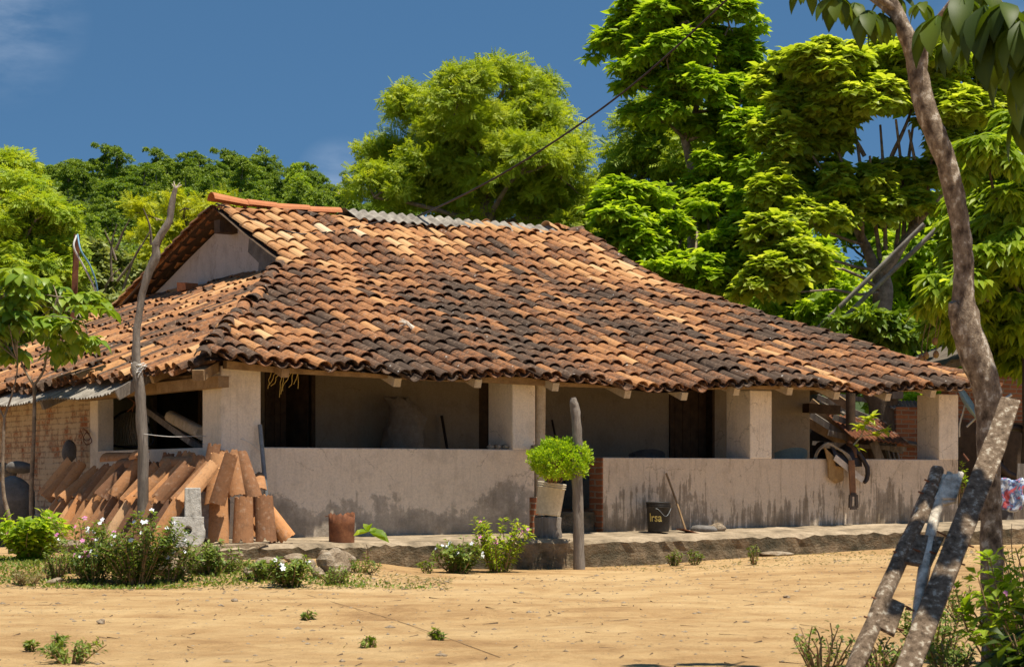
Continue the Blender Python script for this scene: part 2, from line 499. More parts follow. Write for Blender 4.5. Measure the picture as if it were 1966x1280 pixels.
def tilemat(name, objrandom=False):
    m, n, l, b = nodes(name)
    tc = n.new('ShaderNodeTexCoord'); geo = n.new('ShaderNodeNewGeometry')
    if objrandom:
        oi = n.new('ShaderNodeObjectInfo'); tone = oi.outputs['Random']; vec = tc.outputs['Object']
        off = n.new('ShaderNodeVectorMath'); off.operation = 'ADD'; l.new(vec, off.inputs[0])
        cx = n.new('ShaderNodeCombineXYZ'); l.new(math_(n, l, 'MULTIPLY', tone, 50.0), cx.inputs[0]); l.new(cx.outputs[0], off.inputs[1])
        vec = off.outputs[0]
        stops = [(0.0, (.13, .065, .038)), (.25, (.28, .135, .065)), (.5, (.47, .23, .10)), (.75, (.58, .26, .10)), (1.0, (.58, .37, .20))]
    else:
        at_ = n.new('ShaderNodeAttribute'); at_.attribute_name = 'tone'; tone = at_.outputs['Fac']; vec = geo.outputs['Position']
        stops = [(0.0, (.085, .058, .040)), (.20, (.165, .090, .052)), (.38, (.27, .118, .053)), (.55, (.39, .178, .073)), (.74, (.50, .265, .112)), (.92, (.57, .36, .175)), (1.0, (.64, .48, .31))]
    r = ramp(n, stops); l.new(tone, r.inputs['Fac'])
    c = r.outputs['Color']
    n1 = noise(n, l, 9, 6, 0.7, vec); n2 = noise(n, l, 38, 5, 0.72, vec); n3 = noise(n, l, 20, 3, 0.5, vec)
    # black lichen
    k = math_(n, l, 'ADD', math_(n, l, 'MULTIPLY', n1.outputs['Fac'], 0.65), math_(n, l, 'MULTIPLY', n2.outputs['Fac'], 0.6))
    k = math_(n, l, 'SUBTRACT', k, math_(n, l, 'MULTIPLY', tone, 0.30 if not objrandom else 0.05))
    lo, hi = (0.455, 0.60) if not objrandom else (0.58, 0.80)
    kr = ramp(n, [(lo, (0, 0, 0)), (hi, (1, 1, 1))]); l.new(k, kr.inputs['Fac'])
    c = mixc(n, l, math_(n, l, 'MULTIPLY', kr.outputs['Color'], 0.82 if not objrandom else .5), c, (.068, .046, .033))
    # dusty pale bloom and white lichen spots
    pr = ramp(n, [(0.56, (0, 0, 0)), (0.72, (1, 1, 1))]); l.new(n3.outputs['Fac'], pr.inputs['Fac'])
    c = mixc(n, l, math_(n, l, 'MULTIPLY', pr.outputs['Color'], 0.32), c, (.50, .36, .25))
    vo = n.new('ShaderNodeTexVoronoi'); vo.inputs['Scale'].default_value = 9; l.new(vec, vo.inputs['Vector'])
    vr = ramp(n, [(0.10, (1, 1, 1)), (0.16, (0, 0, 0))]); l.new(vo.outputs['Distance'], vr.inputs['Fac'])
    vm = math_(n, l, 'GREATER_THAN', n1.outputs['Fac'], 0.57)
    c = mixc(n, l, math_(n, l, 'MULTIPLY', math_(n, l, 'MULTIPLY', vr.outputs['Color'], vm), 0.75 if not objrandom else .2), c, (.62, .58, .52))
    l.new(c, b.inputs['Base Color']); b.inputs['Roughness'].default_value = 0.9; b.inputs['Specular IOR Level'].default_value = 0.15
    bump(n, l, b, math_(n, l, 'ADD', n1.outputs['Fac'], math_(n, l, 'MULTIPLY', n2.outputs['Fac'], .6)), 0.5, 0.012)
    return m
tilemat('clay_roof'); tilemat('clay_loose', True)

simple('clay_new', [(.3, (.42, .15, .06)), (.7, (.52, .20, .08))], 8, bstr=.3)
simple('wood_grey', [(.25, (.10, .085, .07)), (.5, (.22, .185, .15)), (.75, (.36, .32, .27))], 7, 8, .9, .8, .012, (2.5, 2.5, .35))
simple('wood_brown', [(.25, (.17, .10, .045)), (.6, (.34, .22, .11)), (.8, (.44, .31, .18))], 6, 7, .85, .6, .01)
simple('wood_dark', [(.3, (.045, .028, .016)), (.7, (.10, .062, .035))], 7, 6, .85, .5, .01)
simple('wood_pale', [(.3, (.40, .31, .20)), (.7, (.62, .52, .38))], 9, 6, .85, .5, .01)
simple('wood_lichen', [(.36, (.09, .060, .036)), (.47, (.20, .138, .088)), (.575, (.29, .21, .14)), (.592, (.52, .44, .33)), (.70, (.62, .54, .42))], 30, 7, .95, .9, .012)
simple('wood_peeled', [(.34, (.19, .17, .145)), (.46, (.46, .39, .30)), (.60, (.76, .68, .55))], 14, 7, .9, .7, .01)
simple('bark_pale', [(.3, (.10, .075, .052)), (.5, (.24, .18, .125)), (.7, (.40, .32, .235))], 7, 8, .95, .7, .012)
simple('bark_patchy', [(.34, (.085, .058, .040)), (.44, (.20, .145, .10)), (.53, (.31, .235, .165)), (.585, (.38, .30, .22)), (.60, (.60, .52, .42))], 24, 8, .95, .9, .010, (1, 1, .7))
simple('bark_dark', [(.3, (.055, .040, .028)), (.7, (.17, .125, .085))], 6, 8, .95, .8, .02, (1, 1, .5))
simple('rock', [(.28, (.17, .115, .07)), (.5, (.33, .25, .165)), (.72, (.48, .40, .30))], 9, 9, .95, 1.0, .02)
simple('stone_dark', [(.3, (.10, .09, .08)), (.7, (.22, .20, .18))], 5, 8, .9, .6, .015)
simple('concrete', [(.30, (.16, .145, .12)), (.46, (.42, .39, .34)), (.66, (.62, .58, .51))], 13, 9, .95, .9, .012)
simple('slab', [(.30, (.11, .085, .055)), (.5, (.30, .23, .15)), (.68, (.46, .36, .245))], 2.6, 10, .95, 1.0, .02)
simple('slab_side', [(.32, (.055, .05, .03)), (.46, (.13, .10, .06)), (.62, (.26, .19, .115)), (.75, (.36, .28, .18))], 3.4, 10, .95, 1.0, .03, (1, 1, 1.6))
simple('rust', [(.3, (.085, .033, .018)), (.55, (.20, .075, .032)), (.75, (.30, .13, .06))], 9, 7, .85, .4, .004)
simple('steel_grey', [(.3, (.16, .17, .17)), (.7, (.26, .27, .27))], 9, 5, .5, .15, .002, metal=.3)
simple('steel_pale', [(.3, (.42, .43, .42)), (.7, (.58, .58, .56))], 9, 5, .5, .15, .002, metal=.2)
simple('sheet_grey', [(.30, (.12, .10, .08)), (.5, (.26, .23, .19)), (.70, (.40, .36, .30))], 5, 8, .9, .4, .008)
simple('bucket_white', [(.3, (.52, .45, .32)), (.7, (.72, .65, .50))], 5, 6, .55, .1, .002)
simple('bucket_black', [(.3, (.012, .011, .010)), (.6, (.035, .030, .026)), (.8, (.12, .09, .06))], 6, 8, .5, .15, .003)
simple('yellow_print', [(.3, (.55, .42, .10)), (.7, (.75, .60, .2))], 20, 4, .6, 0)
simple('leather', [(.3, (.13, .055, .022)), (.7, (.28, .13, .05))], 8, 6, .5, .3, .005)
simple('leather_dark', [(.3, (.018, .013, .010)), (.7, (.055, .038, .028))], 8, 6, .45, .3, .005)
simple('blanket_tan', [(.3, (.26, .15, .055)), (.7, (.42, .26, .10))], 12, 6, .9, .5, .006)
simple('strap_pale', [(.3, (.52, .44, .34)), (.7, (.70, .62, .52))], 12, 6, .7, .3, .004)
simple('sack_cloth', [(.3, (.28, .23, .17)), (.7, (.44, .37, .29))], 7, 7, .9, .6, .02)
simple('rope_tan', [(.3, (.22, .17, .11)), (.7, (.40, .33, .23))], 30, 4, .9, .5, .004)
simple('straw', [(.3, (.42, .27, .05)), (.7, (.62, .44, .12))], 30, 4, .8, 0)
simple('plastic_green', [(.3, (.42, .50, .42)), (.7, (.52, .60, .50))], 4, 4, .5, .05, .002)
simple('black_wire', [(.3, (.012, .012, .013)), (.7, (.03, .03, .03))], 20, 3, .6, 0)
simple('white_wire', [(.3, (.55, .53, .48)), (.7, (.72, .70, .65))], 20, 3, .5, 0)
simple('blue_wire', [(.3, (.16, .36, .50)), (.7, (.25, .48, .62))], 20, 3, .5, 0)
simple('dish_blue', [(.3, (.22, .33, .37)), (.7, (.30, .42, .46))], 5, 5, .5, .05, .002)
simple('flower_white', [(.3, (.74, .75, .80)), (.7, (.86, .86, .88))], 20, 3, .7, 0)
simple('flower_pink', [(.3, (.58, .16, .36)), (.7, (.72, .30, .50))], 20, 3, .7, 0)
simple('mango_skin', [(.35, (.20, .20, .05)), (.65, (.42, .17, .07))], 6, 4, .45, .05, .002)
simple('dry_frond', [(.3, (.55, .46, .36)), (.7, (.74, .66, .56))], 20, 4, .85, .1, .002)
simple('cloth_blue', [(.42, (.62, .66, .72)), (.52, (.14, .26, .48)), (.62, (.60, .12, .12))], 7, 2, .9, .2, .004)
simple('interior_dark', [(.3, (.022, .017, .013)), (.7, (.04, .03, .024))], 3, 4, .9, 0)  # near-black, interior shade put into the colour
simple('tin_shed', [(.3, (.10, .08, .06)), (.7, (.22, .18, .14))], 5, 6, .7, .2, .004)

leafmat('leaf_gold', (.16, .24, .014), (.33, .43, .026), (.52, .58, .065), .48)
leafmat('leaf_bright', (.19, .31, .018), (.35, .50, .030), (.52, .62, .07), .60, .42)
leafmat('leaf_umbrella', (.21, .30, .024), (.39, .49, .045), (.57, .63, .12), .60, .40)
leafmat('leaf_mango', (.18, .28, .020), (.34, .47, .035), (.53, .61, .09), .60, .40)
leafmat('leaf_sapling', (.085, .165, .014), (.18, .30, .024), (.34, .44, .055), .42, .40)
leafmat('leaf_deep', (.07, .13, .014), (.16, .26, .020), (.28, .38, .04), .45)
leafmat('leaf_hill', (.085, .15, .014), (.18, .27, .022), (.31, .39, .042), .38)
leafmat('leaf_lit', (.17, .28, .018), (.33, .45, .028), (.50, .57, .06), .46)
leafmat('leaf_olive', (.12, .155, .04), (.24, .29, .08), (.42, .45, .18), .36)
leafmat('leaf_yellow', (.30, .35, .016), (.48, .52, .024), (.60, .62, .05), .48)
leafmat('leaf_basil', (.20, .34, .012), (.36, .53, .018), (.50, .62, .035), .48)
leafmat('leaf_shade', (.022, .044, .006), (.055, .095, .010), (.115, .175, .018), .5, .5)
leafmat('leaf_weed', (.085, .14, .02), (.17, .245, .032), (.29, .36, .07), .38)
leafmat('grass_dry', (.14, .15, .045), (.26, .23, .09), (.40, .33, .15), .3)

def brickmat(name, whitewash):
    m, n, l, b = nodes(name)
    tc = n.new('ShaderNodeTexCoord')
    br = n.new('ShaderNodeTexBrick')
    br.inputs['Scale'].default_value = 1.0
    br.inputs['Brick Width'].default_value = 0.27; br.inputs['Row Height'].default_value = 0.078
    br.inputs['Mortar Size'].default_value = 0.012; br.inputs['Mortar Smooth'].default_value = 0.3; br.inputs['Bias'].default_value = -0.1
    br.inputs['Color1'].default_value = (.36, .14, .062, 1); br.inputs['Color2'].default_value = (.22, .078, .038, 1); br.inputs['Mortar'].default_value = (.30, .22, .15, 1)
    mpn = n.new('ShaderNodeMapping'); mpn.inputs['Rotation'].default_value = (R(90), 0, 0)
    l.new(tc.outputs['Object'], mpn.inputs['Vector'])
    dn = noise(n, l, 7, 4, .6, tc.outputs['Object'])
    dv = n.new('ShaderNodeVectorMath'); dv.operation = 'SCALE'; dv.inputs['Scale'].default_value = 0.03
    l.new(dn.outputs['Color'], dv.inputs[0])
    av = n.new('ShaderNodeVectorMath'); av.operation = 'ADD'; l.new(mpn.outputs['Vector'], av.inputs[0]); l.new(dv.outputs[0], av.inputs[1])
    l.new(av.outputs[0], br.inputs['Vector'])
    n1 = noise(n, l, 3.0, 9, .72, tc.outputs['Object']); n2 = noise(n, l, 26, 5, .7, tc.outputs['Object'])
    v = math_(n, l, 'ADD', math_(n, l, 'MULTIPLY', n2.outputs['Fac'], .8), .6)
    c = mixc(n, l, 1.0, br.outputs['Color'], v, 'MULTIPLY')
    if whitewash:
        k = math_(n, l, 'ADD', n1.outputs['Fac'], math_(n, l, 'MULTIPLY', br.outputs['Fac'], -.10))
        k = math_(n, l, 'ADD', k, math_(n, l, 'MULTIPLY', math_(n, l, 'SUBTRACT', n2.outputs['Fac'], .5), .35))
        kr = ramp(n, [(.38, (0, 0, 0)), (.50, (1, 1, 1))]); l.new(k, kr.inputs['Fac'])
        c = mixc(n, l, math_(n, l, 'MULTIPLY', kr.outputs['Color'], .86), c, mixc(n, l, n1.outputs['Fac'], (.42, .31, .19), (.66, .55, .40)))
    l.new(c, b.inputs['Base Color']); b.inputs['Roughness'].default_value = .92; b.inputs['Specular IOR Level'].default_value = .15
    hh = math_(n, l, 'SUBTRACT', math_(n, l, 'MULTIPLY', n2.outputs['Fac'], .4), br.outputs['Fac'])
    bump(n, l, b, hh, .8, .012)
    return m
brickmat('brick_white', True); brickmat('brick_red', False)

def groundmat():
    m, n, l, b = nodes('yard_dirt')
    geo = n.new('ShaderNodeNewGeometry'); P = geo.outputs['Position']
    big = noise(n, l, .35, 6, .6, P); med = noise(n, l, 1.9, 9, .68, P, .4, (.8, .8, 1)); fin = noise(n, l, 22, 8, .72, P); gr = noise(n, l, 120, 3, .7, P)
    rut = noise(n, l, 1.1, 7, .62, P, .8, (.6, 1.0, 1))
    r = ramp(n, [(.36, (.27, .150, .066)), (.46, (.46, .285, .128)), (.54, (.575, .385, .185)), (.66, (.66, .475, .255))])
    f = math_(n, l, 'ADD', math_(n, l, 'MULTIPLY', big.outputs['Fac'], .35), math_(n, l, 'MULTIPLY', med.outputs['Fac'], .40))
    f = math_(n, l, 'ADD', f, math_(n, l, 'MULTIPLY', rut.outputs['Fac'], .25)); l.new(f, r.inputs['Fac'])
    c = r.outputs['Color']
    st = ramp(n, [(.55, (0, 0, 0)), (.72, (1, 1, 1))]); l.new(rut.outputs['Fac'], st.inputs['Fac'])
    c = mixc(n, l, math_(n, l, 'MULTIPLY', st.outputs['Color'], .42), c, (.28, .155, .07))
    sp = ramp(n, [(.60, (0, 0, 0)), (.70, (1, 1, 1))]); l.new(fin.outputs['Fac'], sp.inputs['Fac'])
    c = mixc(n, l, math_(n, l, 'MULTIPLY', sp.outputs['Color'], .45), c, (.23, .13, .065))
    v = math_(n, l, 'ADD', math_(n, l, 'MULTIPLY', gr.outputs['Fac'], .5), .75)
    c = mixc(n, l, 1.0, c, v, 'MULTIPLY')
    # leaf litter and low green behind the yard
    sep = n.new('ShaderNodeSeparateXYZ'); l.new(P, sep.inputs[0])
    far = math_(n, l, 'SUBTRACT', sep.outputs['Y'], 33.0); far = math_(n, l, 'MULTIPLY', far, .25, True)
    gcol = ramp(n, [(.35, (.05, .075, .018)), (.6, (.10, .11, .035))]); l.new(med.outputs['Fac'], gcol.inputs['Fac'])
    c = mixc(n, l, far, c, gcol.outputs['Color'])
    l.new(c, b.inputs['Base Color']); b.inputs['Roughness'].default_value = .97; b.inputs['Specular IOR Level'].default_value = .1
    hh = math_(n, l, 'ADD', math_(n, l, 'MULTIPLY', rut.outputs['Fac'], 1.6), math_(n, l, 'MULTIPLY', fin.outputs['Fac'], .55))
    md = noise(n, l, 6.5, 6, .6, P, .5); hh = math_(n, l, 'ADD', hh, math_(n, l, 'MULTIPLY', gr.outputs['Fac'], .10)); hh = math_(n, l, 'ADD', hh, math_(n, l, 'MULTIPLY', md.outputs['Fac'], 1.1))
    vd = n.new('ShaderNodeTexVoronoi'); vd.feature = 'SMOOTH_F1'; vd.inputs['Scale'].default_value = 2.6; l.new(P, vd.inputs['Vector'])
    dent = ramp(n, [(.0, (0, 0, 0)), (.28, (1, 1, 1))]); l.new(vd.outputs['Distance'], dent.inputs['Fac'])
    hh = math_(n, l, 'ADD', hh, math_(n, l, 'MULTIPLY', dent.outputs['Color'], .35))
    bump(n, l, b, hh, 1.0, .06)
groundmat()
def hillmat():
    m, n, l, b = nodes('hill_green')
    geo = n.new('ShaderNodeNewGeometry'); P = geo.outputs['Position']
    a_ = noise(n, l, .35, 8, .7, P); b_ = noise(n, l, 2.2, 5, .7, P)
    r = ramp(n, [(.3, (.018, .035, .006)), (.5, (.045, .078, .010)), (.7, (.09, .12, .02))])
    l.new(math_(n, l, 'ADD', math_(n, l, 'MULTIPLY', a_.outputs['Fac'], .5), math_(n, l, 'MULTIPLY', b_.outputs['Fac'], .5)), r.inputs['Fac'])
    l.new(r.outputs['Color'], b.inputs['Base Color']); b.inputs['Roughness'].default_value = 1
    bump(n, l, b, b_.outputs['Fac'], 1, .6)
hillmat()

# ------------------------------------------------------------------ ground and hill
def grid_sheet(xs, ys, zf):
    X, Y = np.meshgrid(xs, ys)
    Z = zf(X, Y)
    V = np.stack([X, Y, Z], -1).reshape(-1, 3)
    nx, ny = len(xs), len(ys)
    i = np.arange(nx - 1)[None, :] + nx * np.arange(ny - 1)[:, None]
    F = np.stack([i, i + 1, i + 1 + nx, i + nx], -1).reshape(-1, 4)
    return V, F
m = MB()
xs = np.concatenate([np.linspace(-900, -40, 12), np.linspace(-30, -10, 12), np.linspace(-9, 12, 190), np.linspace(13, 40, 14), np.linspace(50, 900, 12)])
ys = np.concatenate([np.linspace(-60, 0, 6), np.linspace(2, 7, 8), np.linspace(7.5, 32, 230), np.linspace(33, 70, 20), np.linspace(90, 1500, 14)])
m.add(*grid_sheet(xs, ys, g), True)
tag(m.build('ground', MAT['yard_dirt']), kind='structure')

HR_PX = [-700, -200, 0, 250, 450, 560, 640, 760, 950, 1200, 2200, 3000]
HR_PY = [440, 400, 388, 374, 372, 384, 416, 450, 520, 600, 700, 740]
def hill_z(x, y):
    px = CX + np.asarray(x) / np.maximum(np.asarray(y), 1) * FPX
    top = (HY - np.interp(px, HR_PX, HR_PY)) / FPX * 270.0 + HC
    t = sst(62, 275, y)
    z = top * (0.35 * np.clip((y - 62) / 213, 0, 1) + 0.65 * t) * (1 - 0.25 * sst(285, 480, y))
    return z - 0.25 + 0.9 * np.sin(x * .11) * np.sin(y * .09) * sst(70, 120, y)
m = MB()
m.add(*grid_sheet(np.linspace(-170, 230, 120), np.linspace(62, 480, 110), hill_z), True)
tag(m.build('hill', MAT['hill_green']), kind='structure')

# ------------------------------------------------------------------ the house
EV = [(395, 690), (430, 692), (500, 704), (560, 708), (620, 714), (700, 720), (760, 723), (900, 727), (1010, 727), (1100, 738), (1180, 746),
      (1260, 750), (1380, 748), (1480, 742), (1560, 746), (1680, 753), (1760, 753), (1880, 745)]
EA = [A(p, -.5) for p, _ in EV]
EZ = [Zat(y, H(A(p, -.5), -.5, 0)) for p, y in EV]
ARIDGE, DR, ZR, DB, ZB, ALV, ALE = 9.87, 7.52, 5.256, 5.0, 4.157, 3.13, -0.45
ARE, ARB = 11.65, 9.75
AG = ALV + 0.32                                        # plane of the gable wall
def sag(a, d):
    return 0.022 * np.sin(a * 1.9 + d * .7) + 0.016 * np.sin(a * 3.7 - d * 1.3 + 1) - 0.05 * np.exp(-((a - 6.3) / 2.0) ** 2) * np.clip(d / 5, 0, 1)
def zf(a, d):
    a = np.asarray(a, float); d = np.asarray(d, float)
    ze = np.interp(a, EA, EZ) + 0.02
    lo = ze + (d + .5) / 5.5 * (ZB - ze)
    hi = ZB + (d - DB) / (DR - DB) * (ZR - ZB)
    bk = ZR - (d - DR) * 0.298
    return np.where(d < DB, lo, np.where(d < DR, hi, bk)) + sag(a, d)
def zl(a, d):                                          # left skirt
    return 2.27 + (np.asarray(a, float) - ALE) / (ALV - ALE) * (3.97 - 2.27) + 0.02 * np.sin(np.asarray(d) * 2.3 + a) - 0.012 * np.clip(d - 5, 0, 9)
def zrt(a, d):                                         # right skirt
    return ZB + (np.asarray(a, float) - ARB) / (ARE - ARB) * (2.35 - ZB)
def hipL(a): return -.5 + (a - ALE) / (ALV - ALE) * (DB + .5)
def hipR(a): return DB - (a - ARB) / (ARE - ARB) * (DB + .5)

def tile(m, pl, pu, side, nrm_, r0, r1, th=.013, tone=.5, flip=False, n=8, arc=1.45, flat=.86):
    """one barrel tile from its low end pl to its high end pu"""
    t = np.linspace(-arc, arc, n)
    s_ = -1 if flip else 1
    V = []
    for p, r in ((pl, r0), (pu, r1)):
        for rr in (r, r - th):
            V.append(p + (np.sin(t) * rr)[:, None] * side + ((np.cos(t) - math.cos(arc)) * rr * flat * s_)[:, None] * nrm_)
    V = np.concatenate(V)
    F = []
    for j in range(n - 1):
        F += [[j, j + 1, 2 * n + j + 1, 2 * n + j], [n + j + 1, n + j, 3 * n + j, 3 * n + j + 1],
              [j + 1, j, n + j, n + j + 1], [2 * n + j, 2 * n + j + 1, 3 * n + j + 1, 3 * n + j]]
    F += [[0, 2 * n, 3 * n, n], [n - 1, 2 * n - 1, 4 * n - 1, 3 * n - 1]]
    F = np.array(F)
    if flip: F = F[:, ::-1]
    m.add(V, F, False, tone)

house = thing('farmhouse', H(5.5, 2, 0.3), 'low whitewashed farmhouse with open veranda under a weathered clay tile roof', 'house')
roofm = MB()
def tone_at(a, d, slope='f'):
    b = .36 + .17 * (rng.random() - .5)
    if slope == 'f':
        b += .23 * sst(3.6, 5.6, d) + .07 * sst(6, 3, a) * sst(4.8, 6, d)
        b += .10 * math.sin(a * .9 + 1.3 * d) * math.sin(d * 1.7 + .4)
        b -= .03 * (d < 3)
    else: b += .10 + .10 * math.sin(d * 1.1 + a)
    b += .09 * math.sin(a * 2.3 + .6 * math.sin(d * 1.1)) + .07 * math.sin(a * 5.1 + d * .8) - .01
    t = b + .10 * math.sin(a * 1.1 - d * 2.1 + 2) * math.sin(d * .9 + a * .3) + rng.normal(0, .125)
    if rng.random() < .08: t -= .3
    if rng.random() < .04: t += .2
    return float(np.clip(t, 0.02, .99))

PITCH, EXPO, TL = .205, .425, .525
def column(zfun, make, s0, s1, lane, slope, ch=True, lastfree=True):
    """lay one column of cover tiles uphill from s0 to s1 (horizontal run) and the channel tiles beside it"""
    k = 0; s = s0 + rng.normal(0, .03)
    while s < s1 - .05:
        for kind in (0, 1):
            if kind == 1 and not ch: continue
            ln = lane + (0 if kind == 0 else PITCH / 2) + rng.normal(0, .006)
            ss = s + (rng.normal(0, .018) if kind == 0 else rng.normal(-.015, .02))
            e = min(ss + TL * .93, s1 + .12)
            yaw = rng.normal(0, .012)
            p0 = make(ln + yaw, ss, float(zfun(ln, ss)) if slope != 'l' else float(zfun(ss, ln)))
            p1 = make(ln - yaw, e, float(zfun(ln, e)) if slope != 'l' else float(zfun(e, ln)))
            t = nz(p0 - p1)
            sd = nz(make(ln + .1, ss, 0) - make(ln, ss, 0)); nn = nz(np.cross(sd, t)); nn = nn if nn[2] > 0 else -nn
            tn = tone_at(ln, ss, slope)
            if kind == 0:
                r0 = .094 + rng.normal(0, .005)
                tile(roofm, p0 + nn * (.052 + rng.normal(0, .006)), p1 + nn * (.022 + rng.normal(0, .004)), sd, nn, r0, r0 - .012, tone=tn)
            else:
                tile(roofm, p0 + nn * .058, p1 + nn * .035, sd, nn, .088, .10, tone=tn * .7, flip=True)
        s += EXPO * (1 + rng.normal(0, .025)); k += 1
mkF = lambda a, d, z: H(a, d, z)
for i in range(int((ARE - ALE) / PITCH) + 1):
    a = ALE + .03 + i * PITCH
    d1 = DR - .02
    if a < ALV: d1 = min(hipL(a), DR)
    if a > ARB + .12: d1 = max(hipR(a), -.3)
    if a < ALV and d1 < -.35: continue
    column(zf, mkF, -.53 + rng.normal(0, .02), d1, a, 'f')
mkL = lambda d, a, z: H(a, d, z)
for i in range(int(13.5 / PITCH)):
    d = -.44 + i * PITCH
    ahip = ALE + (d + .5) / (DB + .5) * (ALV - ALE) if d < DB else AG - .03
    if ahip < ALE + .15: continue
    column(zl, mkL, ALE - .04 + rng.normal(0, .03), min(ahip, AG - .03), d, 'l')
for i in range(7):                                      # rear slope along the left verge
    a = ALV + .03 + i * PITCH
    s = DR + .1
    while s < 12.6:
        p0 = H(a, s + .42, float(zf(a, s + .42))); p1 = H(a, s, float(zf(a, s)))
        t = nz(p0 - p1); nn = nz(np.cross(U, t)); nn = nn if nn[2] > 0 else -nn
        tn = float(np.clip(rng.normal(.5, .15), 0, 1))
        tile(roofm, p0 + nn * .05, p1 + nn * .02, U, nn, .095, .082, tone=tn)
        tile(roofm, p0 + nn * .05 + U * PITCH / 2, p1 + nn * .03 + U * PITCH / 2, U, nn, .088, .10, tone=tn, flip=True)
        s += .35
for i in range(28):                                     # right skirt
    d = -.4 + i * .3
    a0, a1 = ARE, ARB + .05 if d > DB else ARE + (d + .5) / (DB + .5) * (ARB - ARE)
    s = a0
    while s > a1 + .1:
        s1_ = max(s - .42, a1 - .02); p0 = H(s, d, float(zrt(s, d))); p1 = H(s1_, d, float(zrt(s1_, d)))
        t = nz(p0 - p1); nn = nz(np.cross(WD, t)); nn = nn if nn[2] > 0 else -nn
        tile(roofm, p0 + nn * .05, p1 + nn * .02, WD, nn, .11, .10, tone=tone_at(s, d)); s -= .36
roof = roofm.build('roof', MAT['clay_roof'], house)

def capline(name, pts, n, r, mat, tonef, lift=.07, parent=roof, jit=.02):
    cm_ = MB(); pts = np.asarray(pts, float)
    seg = np.linalg.norm(np.diff(pts, axis=0), axis=1); cum = np.concatenate([[0], np.cumsum(seg)])
    f = lambda t: np.array([np.interp(t * cum[-1], cum, pts[:, i]) for i in range(3)])
    for i in range(n):
        p0, p1 = f(i / n) + rng.normal(0, jit, 3), f(min((i + 1.22) / n, 1.02)) + rng.normal(0, jit, 3)
        t = nz(p0 - p1); sd = nz(np.cross(t, UP)); nn = np.cross(sd, t)
        tile(cm_, p0 + nn * (lift + .03), p1 + nn * lift, sd, nn, r, r * .86, tone=tonef())
    return cm_.build(name, mat, parent)
hp = [H(ALE + .02, -.48, zf(ALE + .02, -.48))] + [H(a, hipL(a), float(zf(a, hipL(a)))) for a in np.linspace(.3, ALV, 6)]
capline('hip_tiles', hp, 17, .098, MAT['clay_roof'], lambda: float(np.clip(rng.normal(.3, .15), 0, 1)), .035)
hp = [H(a, hipR(a), float(zf(a, hipR(a)))) for a in np.linspace(ARE, ARB, 12)] + [H(ARIDGE, DR, ZR)]
capline('hip_tiles', hp, 22, .10, MAT['clay_roof'], lambda: float(np.clip(rng.normal(.27, .14), 0, 1)), .02, jit=.016)
ra = [ALV - .06, A(472, DR), A(523, DR), A(585, DR), A(645, DR)]
cmm = MB()
for i in range(4):
    p0, p1 = H(ra[i], DR, ZR + .06 - .012 * i + (.03 if i == 0 else 0)), H(ra[i + 1] + .06, DR, ZR + .03)
    if i > 1: p0 = p0 - UP * .02
    tile(cmm, p0, p1, WD, UP, .155 if i == 0 else .125, .12, .02, tone=.62)
cmm.build('ridge_tiles', MAT['clay_new'], roof)
a0, a1 = A(1052, DR), A(1112, DR)
capline('ridge_tiles', [H(a0 - .1, DR, ZR + .01), H((a0 + a1) / 2, DR, ZR - .04), H(a1, DR, ZR - .02)], 3, .12, MAT['clay_roof'], lambda: float(np.clip(rng.normal(.5, .2), 0, 1)), .05, jit=.03)
m = MB(); aa = np.linspace(A(660, DR), A(1056, DR), 150)       # corrugated sheet folded over the ridge
rows = [(-.40, -.165), (-.2, -.075), (-.03, .012), (.03, .012), (.22, -.05), (.42, -.11)]
V = []
for th in (0, -.012):
    for dd, zz in rows:
        V.append(np.array([H(a, DR + dd + .01 * math.sin(3 * a), ZR + zz + .085 + th + .022 * math.sin(a * 2 * math.pi / .177) + .012 * math.sin(a * 1.7) - .03 * (a > A(860, DR))) for a in aa]))
V = np.concatenate(V); na = len(aa); F = []
for L_ in (0, 1):
    for r_ in range(5):
        b = (L_ * 6 + r_) * na
        q = np.stack([b + np.arange(na - 1), b + np.arange(na - 1) + 1, b + na + np.arange(na - 1) + 1, b + na + np.arange(na - 1)], -1)
        F.append(q if L_ == 0 else q[:, ::-1])
for r_ in (0, 5):
    b, c_ = r_ * na, (6 + r_) * na
    q = np.stack([b + np.arange(na - 1), b + np.arange(na - 1) + 1, c_ + np.arange(na - 1) + 1, c_ + np.arange(na - 1)], -1); F.append(q)
m.add(V, np.concatenate(F), False); m.build('ridge_sheet', MAT['sheet_grey'], roof)

# dark sheet added under the tiles to stop light leaking through
m = MB()
def sheet(make, us, vs_f, off):
    V, F = [], []
    for i, u in enumerate(us):
        v0, v1 = vs_f(u)
        for k in range(9):
            V.append(make(u, v0 + (v1 - v0) * k / 8) + UP * off)
    for i in range(len(us) - 1):
        for k in range(8): F.append([i * 9 + k, (i + 1) * 9 + k, (i + 1) * 9 + k + 1, i * 9 + k + 1])
    m.add(V, F, False)
sheet(lambda a, d: H(a, d, float(zf(a, d))), np.linspace(ALE + .06, ALV, 20), lambda a: (-.44, max(hipL(a), -.43)), -.03)
sheet(lambda a, d: H(a, d, float(zf(a, d))), np.linspace(ALV, ARB, 50), lambda a: (-.44, DR), -.03)
sheet(lambda a, d: H(a, d, float(zf(a, d))), np.linspace(ARB, ARE - .05, 14), lambda a: (-.44, max(hipR(a), -.43)), -.03)
sheet(lambda a, d: H(a, d, float(zf(a, d))), np.linspace(ALV + .02, ARIDGE, 40), lambda a: (DR, 15.5), -.03)
sheet(lambda d, a: H(a, d, float(zl(a, d))), np.linspace(-.42, 15.5, 40), lambda d: (ALE + .05, (ALE + (d + .5) / (DB + .5) * (ALV - ALE)) if d < DB else AG + .1), -.03)
